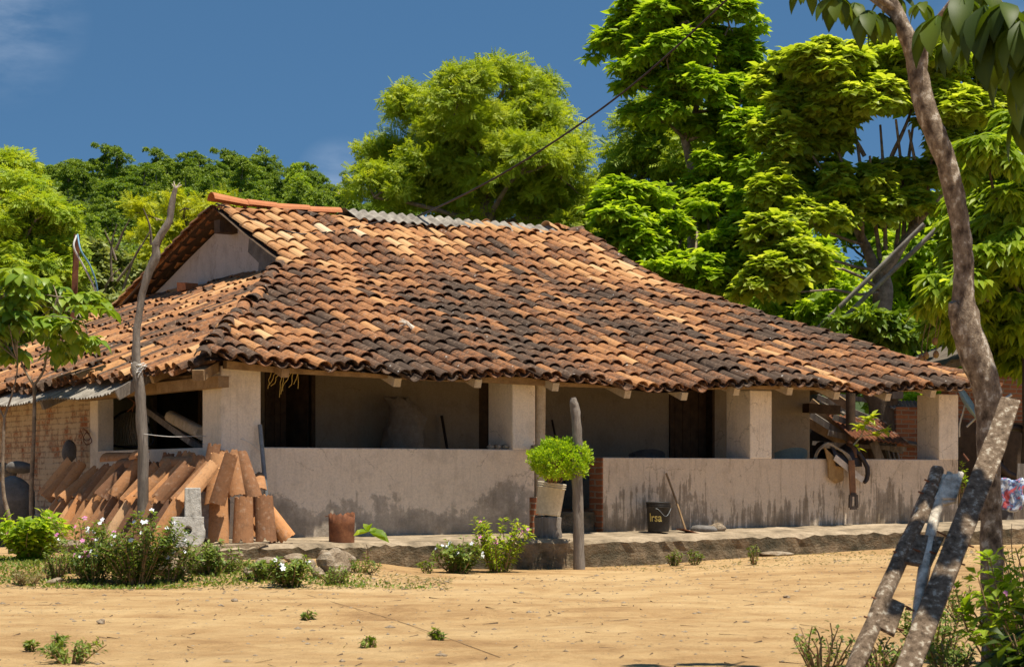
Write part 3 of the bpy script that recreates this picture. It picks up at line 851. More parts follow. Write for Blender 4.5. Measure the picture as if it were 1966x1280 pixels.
sheet(lambda d, a: H(a, d, float(zrt(a, d))), np.linspace(-.42, 9.8, 30), lambda d: (ARE - .05, (ARE + (d + .5) / (DB + .5) * (ARB - ARE)) if d < DB else ARB), -.03)
m.build('light_seal_sheet', MAT['wood_dark'], house)

# gable wall
m = MB()
def gprism(a0, a1, pts):
    n_ = len(pts)
    V = [H(a0, d, z) for d, z in pts] + [H(a1, d, z) for d, z in pts]
    m.add(V, np.array([list(range(n_))]), False); m.add(V, np.array([list(range(2 * n_ - 1, n_ - 1, -1))]), False)
    m.add(V, [[i, i + n_, (i + 1) % n_ + n_, (i + 1) % n_] for i in range(n_)], False)
gprism(AG, AG + .2, [(4.7, 3.6), (4.9, 4.02), (6.0, 4.53), (DR, 5.13), (9.3, 4.62), (10.4, 4.28), (11.9, 3.86), (11.9, 3.4)])
gw = m.build('gable_wall', MAT['plaster_gable'], house)
m = MB()                                                # bare cement on the right half, proud of the plaster
V = [H(AG - .012, d, z) for d, z in ((7.35, 5.06), (6.9, 4.78), (6.95, 4.5), (6.55, 4.3), (6.6, 4.0), (4.95, 4.0), (5.6, 4.34), (6.6, 4.78))]
V2 = [v + U * .02 for v in V]; n_ = 8
m.add(V + V2, np.array([list(range(n_))[::-1]]), False); m.add(V + V2, [[i, (i + 1) % n_, (i + 1) % n_ + n_, i + n_] for i in range(n_)], False)
m.build('cement_patch', MAT['stone_dark'], gw)
m = MB(); beam(m, H(ALV + .02, DR - .05, 4.93), H(AG + .3, DR - .05, 4.93), .22, .2); m.build('ridge_beam', MAT['wood_dark'], house)

def bev(o, w=.012, seg=2):
    b = o.modifiers.new('bevel', 'BEVEL'); b.width = w; b.segments = seg; b.limit_method = 'ANGLE'
    return o

# walls, pillars
def wall(name, mat, *boxes, b=.014, parent=house):
    m = MB()
    for q in boxes: hbox(m, *q)
    return bev(m.build(name, MAT[mat], parent), b)
aB0, aB1 = A(984, 0), A(1028, 0)
aC0, aC1 = A(1440, 0), A(1482, 0)
aD0, aD1 = A(1803, 0), A(1840, 0)
aE = A(1158, 0)
wall('parapet_wall', 'plaster_front', (.12, aB1 - .01, 0, .2, .1, 1.400))
wall('parapet_wall', 'plaster_right', (aE, aD1, 0, .32, .1, 1.306))
wall('parapet_wall', 'plaster_front', (0, .2, .3, 4.3, .1, 1.398))
m = MB(); hbox(m, aE - .012, aE + .10, .006, .312, .34, 1.30); bev(m.build('brick_jamb', MAT['brick_red'], house), .01)
def pillar(a0, a1, d1, z1, z0):
    m = MB(); hbox(m, a0, a1, -.004, d1, z0, z1)
    o = bev(m.build('pillar', MAT['plaster_pillar'], house), .016)
    return o
pillar(-.006, .5, .55, 2.34, .12)
pillar(aB0, aB1, D(937, aB0), 2.30, 1.392)
pillar(aC0, aC1, D(1394, aC0), 2.23, 1.298)
pillar(aD0, aD1, D(1760, aD0), 2.25, 1.298)
m = MB(); hbox(m, -.004, .22, D(188, 0), D(174, 0) + .02, .12, 2.2); bev(m.build('pillar', MAT['plaster_pillar'], house))
m = MB(); hbox(m, 0.004, .2, D(174, 0) + .02, 10.2, .0, 2.22); m.build('brick_wall', MAT['brick_white'], house)

# core of the house
fl = [(1.95, A(508, 3)), (A(604, 3), A(920, 3)), (A(1040, 3), A(1285, 3)), (A(1371, 3), 11.25)]
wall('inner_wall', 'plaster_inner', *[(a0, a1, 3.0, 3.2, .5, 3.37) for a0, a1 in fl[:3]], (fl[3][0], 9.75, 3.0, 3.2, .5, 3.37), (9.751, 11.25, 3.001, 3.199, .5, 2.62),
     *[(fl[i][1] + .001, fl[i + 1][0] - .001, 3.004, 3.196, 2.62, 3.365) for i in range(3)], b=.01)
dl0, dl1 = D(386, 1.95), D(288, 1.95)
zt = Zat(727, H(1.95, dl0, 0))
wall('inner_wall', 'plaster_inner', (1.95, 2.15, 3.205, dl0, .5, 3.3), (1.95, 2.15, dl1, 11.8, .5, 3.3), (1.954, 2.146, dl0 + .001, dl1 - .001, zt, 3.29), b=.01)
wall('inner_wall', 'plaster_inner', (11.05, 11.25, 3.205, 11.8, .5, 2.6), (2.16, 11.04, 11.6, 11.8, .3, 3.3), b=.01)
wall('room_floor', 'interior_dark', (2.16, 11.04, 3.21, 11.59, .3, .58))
wall('veranda_floor', 'slab', (.202, A(1040, 0) + .3, .21, 2.999, .2, .60), (A(1040, 0) + .302, 11.4, .322, 2.999, .2, .598), (.204, 1.94, 3.0, 9, .2, .596), b=.01)
wall('entry_step', 'slab_side', (aB1 + .02, aE - .02, .16, .21, .2, .60), b=.012)
# doors
def door(a0, a1, d0, d1, z0, z1, planks, along='a', parent=house):
    m = MB()
    for i in range(planks):
        t0, t1 = i / planks, (i + 1) / planks
        if along == 'a': hbox(m, a0 + (a1 - a0) * t0 + .004, a0 + (a1 - a0) * t1 - .004, d0 + rng.uniform(0, .006), d1, z0, z1)
        else: hbox(m, a0 + rng.uniform(0, .006), a1, d0 + (d1 - d0) * t0 + .004, d0 + (d1 - d0) * t1 - .004, z0, z1)
    o = m.build('door', MAT['wood_dark'], parent)
    return o
dr = door(fl[0][1] + .02, fl[1][0] - .36, 3.12, 3.16, .6, 2.6, 4)
for q_ in ((fl[1][0] - .06, fl[1][0] - .002), (fl[0][1] + .002, fl[0][1] + .05)):
    m = MB(); hbox(m, *q_, 2.97, 3.2, .6, 2.62); m.build('door_jamb', MAT['wood_dark'], dr)
m = MB(); beam(m, H(fl[1][0] - .09, 3.02, 1.6), H(fl[1][0] - .30, 3.45, 1.6), 2.0, .04, up=WD); m.build('door', MAT['wood_dark'], house)
dr = door(fl[2][1] + .05, fl[3][0] - .05, 3.13, 3.17, .6, 2.6, 5)
for q_ in ((fl[2][1] + .002, fl[2][1] + .045), (fl[3][0] - .045, fl[3][0] - .002)):
    m = MB(); hbox(m, *q_, 2.98, 3.19, .6, 2.615); m.build('door_jamb', MAT['wood_dark'], dr)
door(fl[1][1] + .02, fl[2][0] - .02, 3.14, 3.18, .6, 2.6, 5)
dr = door(2.02, 2.06, dl0 + .03, dl1 - .03, .6, zt - .01, 6, 'd')
for q_ in ((dl0 + .002, dl0 + .07), (dl1 - .16, dl1 - .002)):
    m = MB(); hbox(m, 1.93, 2.0, *q_, .6, zt - .003); m.build('door_jamb', MAT['wood_brown'], dr)

# beams and rafters
BP = [(432, 707), (520, 714), (620, 720), (820, 730), (930, 734), (1060, 741), (1200, 745), (1360, 747), (1500, 747), (1640, 750), (1760, 751), (1872, 748)]
m = MB(); bp = []
for p, y in BP:
    q = H(A(p, -.2), -.2, 0); bp.append(q + UP * (Zat(y, q) + .055))
for i in range(len(bp) - 1): beam(m, bp[i] - (bp[i + 1] - bp[i]) * .002, bp[i + 1], .12, .11, up=UP)
m.build('eave_beam', MAT['wood_brown'], house)
m = MB(); beam(m, H(-.1, -.3, 2.14), H(-.1, 4.4, 2.13), .13, .13, up=UP); beam(m, H(-.02, .56, 2.205), H(-.02, 4.2, 2.2), .02, .12, up=UP)
m.build('eave_beam', MAT['wood_brown'], house)
m = MB(); beam(m, H(-.5, -.5, 2.19), H(.55, .9, 2.52), .13, .12, up=UP); m.build('corner_rafter', MAT['wood_brown'], house)
for p in (545, 763, 918, 1066, 1203, 1312, 1416, 1517, 1606, 1706, 1790):
    a = A(p, -.42)
    m = MB()
    de = min(2.98, hipL(a) - .25)
    beam(m, H(a, -.43 + rng.normal(0, .02), float(zf(a, -.42)) - .105), H(a + .02, de, float(zf(a, de)) - .13), .095, .105, up=UP)
    m.build('rafter', MAT['wood_pale'] if p > 600 else MAT['wood_brown'], house)
for d in (1.2, 2.2, 3.2, 4.2):
    ae = min(1.9, ALE + (d + .5) / 5.5 * 3.58 - .25)
    m = MB(); beam(m, H(-.38, d, float(zl(-.38, d)) - .1), H(ae, d, float(zl(ae, d)) - .12), .085, .095, up=UP); m.build('rafter', MAT['wood_brown'], house)
m = MB(); pb = H(A(1031, .05), .06, .3); tube(m, [pb + U * .05, pb + U * .04 + UP * .9, pb + U * .06 + UP * 2.05], [.075, .07, .068], 7, .05); m.build('timber_post', MAT['wood_pale'], house)
m = MB(); beam(m, H(A(1555, 2.6), 2.7, 2.12), H(11.55, 2.7, 2.1), .16, .14, up=UP); m.build('eave_beam', MAT['wood_dark'], house)

# corrugated strip below the left eave
m = MB(); dd = np.linspace(1.5, 10.2, 330); V = []
for th in (0, -.008):
    for a in (-.80, -.5, -.15):
        V.append(np.array([H(a + .02 * math.floor(d / .9) % .05, d, float(zl(a, d)) - .055 + th + .014 * math.sin(d * 2 * math.pi / .105)) for d in dd]))
V = np.concatenate(V); nd = len(dd); F = []
for b in (0, nd, 3 * nd, 4 * nd): F.append(np.stack([b + np.arange(nd - 1), b + np.arange(nd - 1) + 1, b + nd + np.arange(nd - 1) + 1, b + nd + np.arange(nd - 1)], -1))
F.append(np.stack([np.arange(nd - 1), np.arange(nd - 1) + 1, 3 * nd + np.arange(nd - 1) + 1, 3 * nd + np.arange(nd - 1)], -1))
m.add(V, np.concatenate(F), False); m.build('corrugated_sheet', MAT['sheet_grey'], house)
m = MB(); beam(m, H(-.74, 1.42, 2.03), H(-.02, 1.42, 2.44), .05, .13, up=UP); m.build('sheet_batten', MAT['wood_grey'], house)
m = MB(); beam(m, H(-.7, 4.3, 2.0), H(.1, 4.3, 2.35), .09, .13, up=UP); m.build('sheet_batten', MAT['wood_grey'], house)

# porch slab round the house
m = MB(); m2 = MB()
def slab(a_list, d_back, d_front, zb, zfr, seed, axis='a'):
    rs = np.random.default_rng(seed); V = []; n_ = len(a_list)
    for a in a_list:
        j1, j2 = rs.normal(0, .014), rs.normal(0, .012)
        for d, z in ((d_back, zb(a)), ((d_back + d_front) / 2, (zb(a) + zfr(a)) / 2 + rs.normal(0, .006)), (d_front + .05 + j1 * .5, zfr(a) + .006), (d_front + j1, zfr(a) - .035 + j2), (d_front + .01 + j1 + rs.normal(0, .01), zfr(a) - .17), (d_front + rs.normal(0, .012), -.25)):
            V.append(H(a, d, z) if axis == 'a' else H(d, a, z))
    for ks, mm in (((0, 1, 2), m), ((3, 4), m2)):
        F = [[i * 6 + k, i * 6 + k + 1, (i + 1) * 6 + k + 1, (i + 1) * 6 + k] for i in range(n_ - 1) for k in ks]
        if axis == 'd': F = [f[::-1] for f in F]
        mm.add(V, F, False)
    m.add(V[:6], np.array([list(range(6))[::-1]]), False); m.add(V[-6:], np.array([list(range(6))]), False)
slab(np.linspace(-1.345, A(1104, -1.3), 70), .02, -1.3, lambda a: .335 + .003 * a, lambda a: .292 + .002 * a, 3)
ps_ = m.build('porch_slab', MAT['slab'], house); m2.build('front_face', MAT['slab_side'], ps_)
m = MB(); m2 = MB(); slab(np.linspace(A(1104, -1.3) + .004, 13.2, 80), .02, -.9, lambda a: .285 + .011 * a, lambda a: .215 + .011 * a, 4); ps_ = m.build('porch_slab', MAT['slab'], house); m2.build('front_face', MAT['slab_side'], ps_)
m = MB(); m2 = MB(); slab(np.linspace(-1.29, 9.5, 60), .02, -1.34, lambda d: .325, lambda d: .285, 5, 'd'); ps_ = m.build('porch_slab', MAT['slab'], house); m2.build('front_face', MAT['slab_side'], ps_)

def roofpt(px, py, lift=0.06):
    lo, hi = -.5, DR
    for _ in range(50):
        d = (lo + hi) / 2; a = A(px, d); p = H(a, d, float(zf(a, d)))
        y = HY - FPX * (p[2] - HC) / p[1]
        if y > py: lo = d
        else: hi = d
    return p + UP * lift

# ------------------------------------------------------------------ loose roof tiles stacked at the left corner
def tile_mesh(L, r0, r1, seed):
    m = MB(); n_ = 14; rs = np.random.default_rng(seed)
    tile(m, np.array([0, 0, 0.]), np.array([0, 0, L]), np.array([1., 0, 0]), np.array([0, -1., 0]), r0, r1, .016, .5, False, n_, 1.38, .8)
    V = m.v[0]; j = rs.normal(0, .007, n_) - .03 * (rs.random(n_) < .12)
    for k in (0, 1): V[k * n_:(k + 1) * n_, 2] -= j
    j = rs.normal(0, .006, n_) - .035 * (rs.random(n_) < .12)
    for k in (2, 3): V[k * n_:(k + 1) * n_, 2] += j
    V[:, 0] += .006 * np.sin(V[:, 2] * 9 + seed); V[:, 1] += .006 * np.sin(V[:, 2] * 7 + 2 * seed)
    return m.mesh('roof_tile', MAT['clay_loose'], np.zeros(3))
TM = [tile_mesh(.575, .108, .088, 1), tile_mesh(.55, .100, .084, 2), tile_mesh(.53, .122, .105, 3), tile_mesh(.59, .102, .080, 4), tile_mesh(.54, .112, .092, 5), tile_mesh(.56, .096, .082, 6)]
TK = [0, 1, 3, 4, 5]
for me in TM:
    for p in me.polygons: p.use_smooth = False
def put_tile(base, direc, out, me, label, group):
    z = nz(direc); out = np.asarray(out, float); y = -nz(out - z * np.dot(out, z)); x = np.cross(y, z)
    o = bpy.data.objects.new('roof_tile', me); COL.objects.link(o)
    M4 = Matrix.Identity(4)
    for i in range(3):
        M4[i][0], M4[i][1], M4[i][2], M4[i][3] = x[i], y[i], z[i], base[i]
    o.matrix_world = M4
    return tag(o, label, 'roof tile', group)
ORD = 'first second third fourth fifth sixth seventh eighth ninth tenth eleventh twelfth thirteenth fourteenth fifteenth sixteenth seventeenth eighteenth nineteenth twentieth'.split()
OUT = -U * .75 - WD * .55 + UP * .2
N1, N2, N3 = 16, 18, 18
for i in range(N1):
    px = 70 + i * 15.2
    d = D(px, -1.12)
    base = H(-1.13 + rng.normal(0, .02), d, .29 + rng.normal(0, .012))
    put_tile(base, U * (.30 + rng.normal(0, .03)) + UP * .48 - WD * (.05 + rng.normal(0, .03)), OUT, TM[TK[rng.integers(0, 5)]],
             f'loose clay tile, {ORD[i]} from the left in the bottom row of the leaning heap', 'loose tiles leaning in the heap by the brick wall')
for i in range(N2):
    px = 84 + i * 15.6
    d = D(px, -.86)
    base = H(-.88 + rng.normal(0, .03), d, .765 + rng.normal(0, .02))
    put_tile(base, U * (.40 + rng.normal(0, .05)) + UP * .45 - WD * (.06 + rng.normal(0, .05)), OUT, TM[TK[rng.integers(0, 5)]],
             f'loose clay tile, {ORD[i]} from the left in the upper row of the leaning heap', 'loose tiles leaning in the heap by the brick wall')
for i in range(N3):
    px = 232 + i * 11.4
    d = D(px, -.42)
    base = H(-.46 + rng.normal(0, .02), d, .735 + rng.normal(0, .03))
    put_tile(base, U * (.16 + rng.normal(0, .05)) + UP * .5 - WD * rng.normal(0, .04), OUT, TM[TK[rng.integers(0, 5)]],
             f'shaded clay tile, {ORD[i]} from the left in the rear row against the veranda wall', 'loose tiles standing behind the heap')
for i, (px, py, dx, rot) in enumerate([(215, 872, 40, .2), (275, 868, 52, -.2), (330, 880, 30, .3), (245, 884, 45, .1)]):
    d = D(px, -.52); q = H(-.52, d, 0); q[2] = Zat(py, q) - .04
    put_tile(q - (-WD) * .2, -WD * .8 + U * rot, UP - U * .5, TM[0],
             ['brown clay tile lying on its side on the left end of the heap', 'brown clay tile lying on top of the heap left of the crooked pole', 'dark clay tile lying on top of the heap right of the crooked pole', 'brown clay tile lying half under another on the heap top'][i], 'tiles lying on the heap')
FR = -np.array([0, 1., 0]) + UP * .2
spec = [((419, 1044, 22.75), (-.02, .13, .5), 2, 'red clay tile standing upright, left one of the three by the wall foot'),
        ((466, 1044, 22.8), (-.01, .12, .5), 2, 'orange clay tile standing upright, middle one of the three by the wall foot'),
        ((511, 1041, 22.95), (-.05, .12, .5), 2, 'orange clay tile standing upright, right one of the three by the wall foot'),
        ((553, 1035, 23.1), (-.30, .06, .40), 1, 'pale clay tile slumped sideways at the right end of the standing tiles'),
        ((540, 1036, 23.2), (-.24, .08, .42), 1, 'pale clay tile half hidden behind the slumped one'),
        ((412, 962, 23.0), (.07, .16, .46), 0, 'tan clay tile stacked above the left standing tile'),
        ((454, 953, 23.0), (-.09, .16, .46), 1, 'bright orange clay tile stacked above the standing tiles'),
        ((486, 957, 23.2), (-.17, .16, .5), 0, 'dark brown clay tile leaning at the right of the bright orange one'),
        ((497, 948, 23.35), (-.05, .3, .12), 1, 'short dark clay tile lying at the end of the upper standing row'),
        ((424, 1030, 23.3), (0, .16, .5), 1, 'shaded clay tile behind the left standing tile'),
        ((486, 1032, 23.2), (-.02, .14, .5), 1, 'shaded clay tile behind the gap between middle and right standing tiles'),
        ((395, 960, 23.4), (.1, .16, .46), 1, 'shaded clay tile behind the stone block, topmost'),
        ((405, 955, 23.5), (.05, .16, .5), 0, 'shaded clay tile just left of the tan stacked one')]
for (px, py, Y), dv, k, lab in spec:
    put_tile(at(px, py, Y), np.array(dv), FR + np.array([rng.normal(0, .15), 0, 0]), TM[k], lab, 'tiles standing by the corner pillar')
# forked stick on the heap
m = MB(); tube(m, [at(330, 1000, 23.6), at(345, 958, 23.75), at(358, 925, 23.8), at(372, 917, 23.8), at(283, 0, 1) * 0 + at(376, 913, 23.8)][:5], [.018, .017, .016, .015, .012], 6, .08, sub=3)
tube(m, [at(229 + 58 + 85, 917, 23.8), at(381, 932, 23.75), at(386, 945, 23.7)], [.013, .012, .009], 6, .05)
o = m.build('stick', MAT['wood_brown'], origin=at(330, 1000, 23.6)); tag(o, 'forked dry stick propped on the leaning clay tiles', 'stick')

# concrete foot with a round hole
def poly_hole(m, c, ex, ey, ez, outer, rh, th):
    n_ = len(outer); ang = np.arctan2(outer[:, 1], outer[:, 0]); inn = np.stack([np.cos(ang), np.sin(ang)], 1) * rh
    V = []
    for dz in (-th / 2, th / 2):
        for P in (outer, inn):
            V += [c + ex * p[0] + ey * p[1] + ez * dz for p in P]
    F = []
    for i in range(n_):
        j = (i + 1) % n_
        F += [[i, j, n_ + j, n_ + i], [2 * n_ + j, 2 * n_ + i, 3 * n_ + i, 3 * n_ + j], [j, i, 2 * n_ + i, 2 * n_ + j], [n_ + i, n_ + j, 3 * n_ + j, 3 * n_ + i]]
    m.add(np.array(V), F, False)
c = at(360, 1008, 22.3); c[2] = .292 + .17
ex = nz(np.array([1., .25, 0])); ez_ = nz(np.cross(ex, UP)); ey = nz(UP - ez_ * .18); ez_ = np.cross(ex, ey)
m = MB(); out = []
for t in np.linspace(0, 2 * np.pi, 32, endpoint=False):
    x_, y_ = math.cos(t), math.sin(t)
    k = .175 / max(abs(x_), abs(y_)) if y_ > 0 else .19 / (abs(x_) ** 3 + abs(y_) ** 3) ** (1 / 3)
    out.append([k * x_ + rng.normal(0, .004), min(k * y_, .15) + rng.normal(0, .003)])
poly_hole(m, c, ex, ey, ez_, np.array(out), .042, .13)
cf = thing('concrete_footing', (c[0], c[1], .292), 'weathered concrete footing with a round hole, standing before the clay tiles', 'concrete block')
bev(m.build('body', MAT['concrete'], cf), .01)
m = MB(); box(m, c + ey * .30 + ex * .06, ex, ey, ez_, .085, .165, .06, jit=.004); bev(m.build('neck', MAT['concrete'], cf), .012)
m = MB(); q = at(390, 958, 23.1); box(m, np.array([q[0], q[1], .62]), ex, ey, ez_, .09, .28, .09, jit=.005)
o = bev(m.build('concrete_block', MAT['concrete'], origin=(q[0], q[1], .3)), .012); tag(o, 'grey square concrete post stub behind the footing with the hole', 'concrete block')

# grey pipe against the corner pillar
p0, p1 = at(519, 990, 23.7), at(499, 815, 23.93); p0[2] = .33
m = MB(); tube(m, [p0, p1], .026, 10); o = m.build('leaning_pipe', MAT['steel_grey'], origin=p0); tag(o, 'grey metal pipe leaning against the corner pillar', 'pipe')

# rusty can
c = at(656, 1039, 23.42); c[2] = .297
can = thing('rusty_can', c, 'open rusty tin with a ragged rim on the edge of the porch', 'can')
m = MB(); n_ = 36; ang = np.arange(n_) / n_ * 2 * np.pi
top = .325 + .012 * rng.normal(0, 1, n_) + .02 * np.sin(ang * 2)
V = []
for r_, zz in ((.146, 0), (.147, .1), (.149, .22), (.151, None), (.148, None), (.145, .2), (.142, .012)):
    z_ = top if zz is None else np.full(n_, zz)
    V.append(np.stack([c[0] + r_ * np.cos(ang), c[1] + r_ * np.sin(ang), c[2] + z_], 1))
V = np.concatenate(V); F = [[i * n_ + j, i * n_ + (j + 1) % n_, (i + 1) * n_ + (j + 1) % n_, (i + 1) * n_ + j] for i in range(6) for j in range(n_)]
m.add(V, F, True); m.add(V[6 * n_:7 * n_], np.array([list(range(n_))]), False); m.build('can_body', MAT['rust'], can)
m = MB(); box(m, c + np.array([-.155, -.03, .31]), np.array([1, 0, .3]), np.array([0, 1, 0]), UP, .03, .03, .004); m.build('torn_flap', MAT['rust'], can)

# potted basil on a stump
c = at(1052, 1028, 24.98); zst = .300
st = MB(); n_ = 18
lathe(st, np.array([c[0], c[1], zst - .02]), UP, [(.165, 0), (.172, .06), (.162, .16), (.165, .27), (.158, .285), (.001, .286)], n_)
V = st.v[0]; V += rng.normal(0, .006, V.shape)
o = st.build('tree_stump', MAT['wood_grey'], origin=(c[0], c[1], zst)); tag(o, 'short brown stump carrying the potted basil', 'stump')
pot = thing('potted_plant', (c[0], c[1], zst + .265), 'round lime green basil bush in a tilted white bucket on a stump', 'potted plant')
ax = nz(np.array([.13, .02, 1.0])); b0 = np.array([c[0] + .0, c[1], zst + .285])
m = MB(); lathe(m, b0, ax, [(.001, 0), (.148, 0), (.152, .02), (.168, .37), (.172, .375), (.178, .38), (.178, .395), (.172, .40), (.164, .40), (.160, .34)], 28)
bk = m.build('bucket', MAT['bucket_white'], pot)
m = MB()
for h_ in (.33, .358): lathe(m, b0 + ax * h_, ax, [(.165 + .0, 0), (.178, .002), (.178, .012), (.166, .014)], 28)
m.build('rim', MAT['bucket_white'], bk)
m = MB(); lathe(m, b0 + ax * .36, ax, [(.162, 0), (.001, .01)], 20); m.build('soil', MAT['wood_dark'], pot)
tp = b0 + ax * .40; bc = at(1075, 886, 24.36); RX = .345
st = MB(); lf = MB(); leafP, leafD = [], []
for i in range(60):
    u = nz(rng.normal(0, 1, 3)); u[2] = abs(u[2]) * .9 - .25
    e = bc + u * np.array([RX, RX, .255]) * rng.uniform(.75, 1.0)
    tube(st, [tp + rng.normal(0, .04, 3) * np.array([1, 1, 0]) - ax * .05, (tp + e) / 2 + rng.normal(0, .02, 3), e], [.007, .005, .003], 5, cap=False)
st.build('stem', MAT['wood_brown'], pot)
nl = 6500
u = rdir(nl); rr = rng.uniform(.55, 1.0, nl) ** .5
lump = 1 + .11 * np.sin(u @ np.array([7, 3, 5])) + .09 * np.sin(u @ np.array([-4, 11, 6])) + .05 * np.sin(u @ np.array([15, -9, 13]))
P = bc + u * np.array([RX, RX, .26]) * (rr * lump)[:, None]; P = P[(P[:, 2] > bc[2] - .13 - .08 * rng.random(len(P)))]; u = nz(P - bc)
leaves(lf, P, nz(u + UP * .5 + rdir(len(P)) * .8), nz(u + UP * .6 + rdir(len(P)) * .5), rng.uniform(.028, .05, len(P)), 'small')
lf.build('foliage', MAT['leaf_basil'], pot)

# wooden post before the porch, rail
b = gp(1112, 1090); b = at(1112, 1090, 24.3); b[2] = gz(b[0], b[1]) - .1
m = MB(); k = b[1]
tube(m, [b, at(1110, 1000, k), at(1108, 900, k), at(1109, 850, k), at(1106, 800, k), at(1102, 775, k), at(1100, 763, k)], [.068, .063, .060, .060, .058, .052, .030], 10, .07, sub=4)
o = m.build('wooden_post', MAT['wood_grey'], origin=b); tag(o, 'weathered grey wooden post standing before the porch step', 'post')
m = MB(); beam(m, at(1024, 862, 25.9), at(1113, 855, 24.42), .09, .10, jit=.005); o = m.build('wooden_rail', MAT['wood_grey'], origin=at(1024, 862, 25.9)); tag(o, 'grey wooden rail behind the basil joining wall and post', 'rail')
m = MB(); hbox(m, A(1020, -.25), A(1032, -.25), -.28, -.2, .32, .80); o = bev(m.build('brick_slab', MAT['brick_red'], origin=H(A(1020, -.25), -.25, .32)), .01); tag(o, 'red brick slab standing behind the stump', 'brick')

# black pail with yellow lettering
a_ = A(1264, -.30); c = H(a_, -.30, .30 + .008 * a_ + .02); c[2] = .345
pail = thing('black_pail', c, 'dirty black plastic pail with worn yellow lettering by the veranda wall', 'pail')
m = MB(); lathe(m, c, UP, [(.001, .003), (.135, 0), (.137, .01), (.158, .36), (.165, .365), (.165, .385), (.158, .387), (.152, .37), (.133, .02), (.001, .015)], 32)
pb_ = m.build('pail_body', MAT['bucket_black'], pail)
m = MB()
for h_ in (.315, .34): lathe(m, c + UP * h_, UP, [(.154, 0), (.166, .002), (.166, .010), (.155, .012)], 32)
m.build('rim', MAT['bucket_black'], pb_)
def pail_pt(ang, h, off=.004):
    r = .136 + (.158 - .137) * (h / .36) + off
    return c + np.array([r * math.sin(ang), -r * math.cos(ang), h])
va = math.atan2(c[0], c[1])
m = MB(); tube(m, [pail_pt(va + t, .30 - .10 * math.cos((t - .5) * 1.9) ** 2, .012) for t in np.linspace(-.35, 1.35, 14)], .004, 5); m.build('handle', MAT['steel_grey'], pail)
cu = bpy.data.curves.new('text', 'FONT'); cu.body = 'lrsa'; cu.size = 1; cu.extrude = 0; cu.resolution_u = 3; cu.offset = .012
to = bpy.data.objects.new('text', cu); COL.objects.link(to)
dg = bpy.context.evaluated_depsgraph_get(); te = to.evaluated_get(dg); tm = te.to_mesh()
tv = np.array([v.co[:] for v in tm.vertices]); tf = [list(p.vertices) for p in tm.polygons]
te.to_mesh_clear(); bpy.data.objects.remove(to)
tv[:, 0] -= tv[:, 0].min(); wtx = tv[:, 0].max(); sc_ = .165 / wtx
# finer text cells so that it bends with the pail
V = np.array([pail_pt(va - .95 + (x * sc_) / .147, .135 + y * sc_ * 1.25, .0035) for x, y, _ in tv])
m = MB()
for f_ in tf:
    q = V[f_]; m.add(q, np.array([list(range(len(f_)))]), False)
lt = m.build('lettering', MAT['yellow_print'], pail)

# hoe
a_ = A(1318, -.42); hb = H(a_, -.40, .36); ht = H(A(1279, -.03), -.03, 0); ht[2] = Zat(908, ht)
hoe = thing('hoe', hb, 'wooden handled hoe leaning on the stained veranda wall', 'hoe')
m = MB(); tube(m, [hb, (hb + ht) / 2 + U * .01, ht], .014, 7, .03); m.build('handle', MAT['wood_brown'], hoe)
m = MB(); box(m, hb + U * .06 - UP * .02, nz(U - UP * .25), WD, nz(UP + U * .25), .15, .09, .006); m.build('blade', MAT['rust'], hoe)
q = H(A(1378, -.3), -.3, .36); m = MB(); blob(m, q + UP * .02, (.13, .09, .07), 9); o = m.build('stone', MAT['rock'], origin=q); tag(o, 'pale pointed stone on the porch right of the hoe', 'stone')
q = H(A(1352, -.25), -.25, .355); m = MB(); blob(m, q + UP * .01, (.2, .10, .06), 19); o = m.build('soil_heap', MAT['stone_dark'], origin=q); tag(o, 'low dark heap of earth between hoe and pale stone', 'soil heap')

# sack and sticks inside the veranda
a_ = A(781, 2.55); q = H(a_, 2.55, .6)
sack = thing('sack', q, 'tall crumpled white woven sack standing against the inner veranda wall', 'sack')
zt_ = Zat(762, q); hh = zt_ - .6
m = MB(); n_ = 30; V = []
prof = [(.16, 0), (.255, .05), (.285, .3), (.275, .55), (.285, .72), (.26, .82), (.20, .90), (.15, .96), (.155, 1.0), (.05, .985)]
for i, (r_, h_) in enumerate(prof):
    t = np.arange(n_) / n_ * 2 * np.pi
    rr = r_ * (1 + .11 * np.sin(2 * t + i * .9) + .10 * np.sin(5 * t + i * 1.7) + .07 * np.sin(9 * t + i * 2.6) + .03 * rng.normal(0, 1, n_))
    sh = .06 * math.sin(i * 1.4) - .10 * max(0, h_ - .75) / .25
    V.append(q + np.stack([np.cos(t) * rr * 1.0 + sh, np.sin(t) * rr * .7, np.full(n_, h_ * hh) + .012 * np.sin(5 * t + i)], 1))
V = np.concatenate(V); m.add(V, [[i * n_ + j, i * n_ + (j + 1) % n_, (i + 1) * n_ + (j + 1) % n_, (i + 1) * n_ + j] for i in range(len(prof) - 1) for j in range(n_)], True)
m.build('bag', MAT['sack_cloth'], sack)
def stick(p0, p1, r, mat, label, name='stick', cat='stick'):
    m = MB(); tube(m, [p0, (np.array(p0) + p1) / 2 + rng.normal(0, .008, 3), p1], r, 7, .04)
    return tag(m.build(name, MAT[mat], origin=p0), label, cat)
def inner(px, py, d):
    q = H(A(px, d), d, 0); q[2] = Zat(py, q); return q
q1, q0 = inner(848, 798, 2.9), inner(868, 930, 2.6)
stick(q0, q1, .02, 'leather_dark', 'dark stick leaning on the inner wall right of the sack')
q1, q0 = inner(1060, 806, 2.9), inner(1085, 930, 2.6)
stick(q0, q1, .016, 'leather_dark', 'thin dark stick leaning on the inner wall beside the entry')
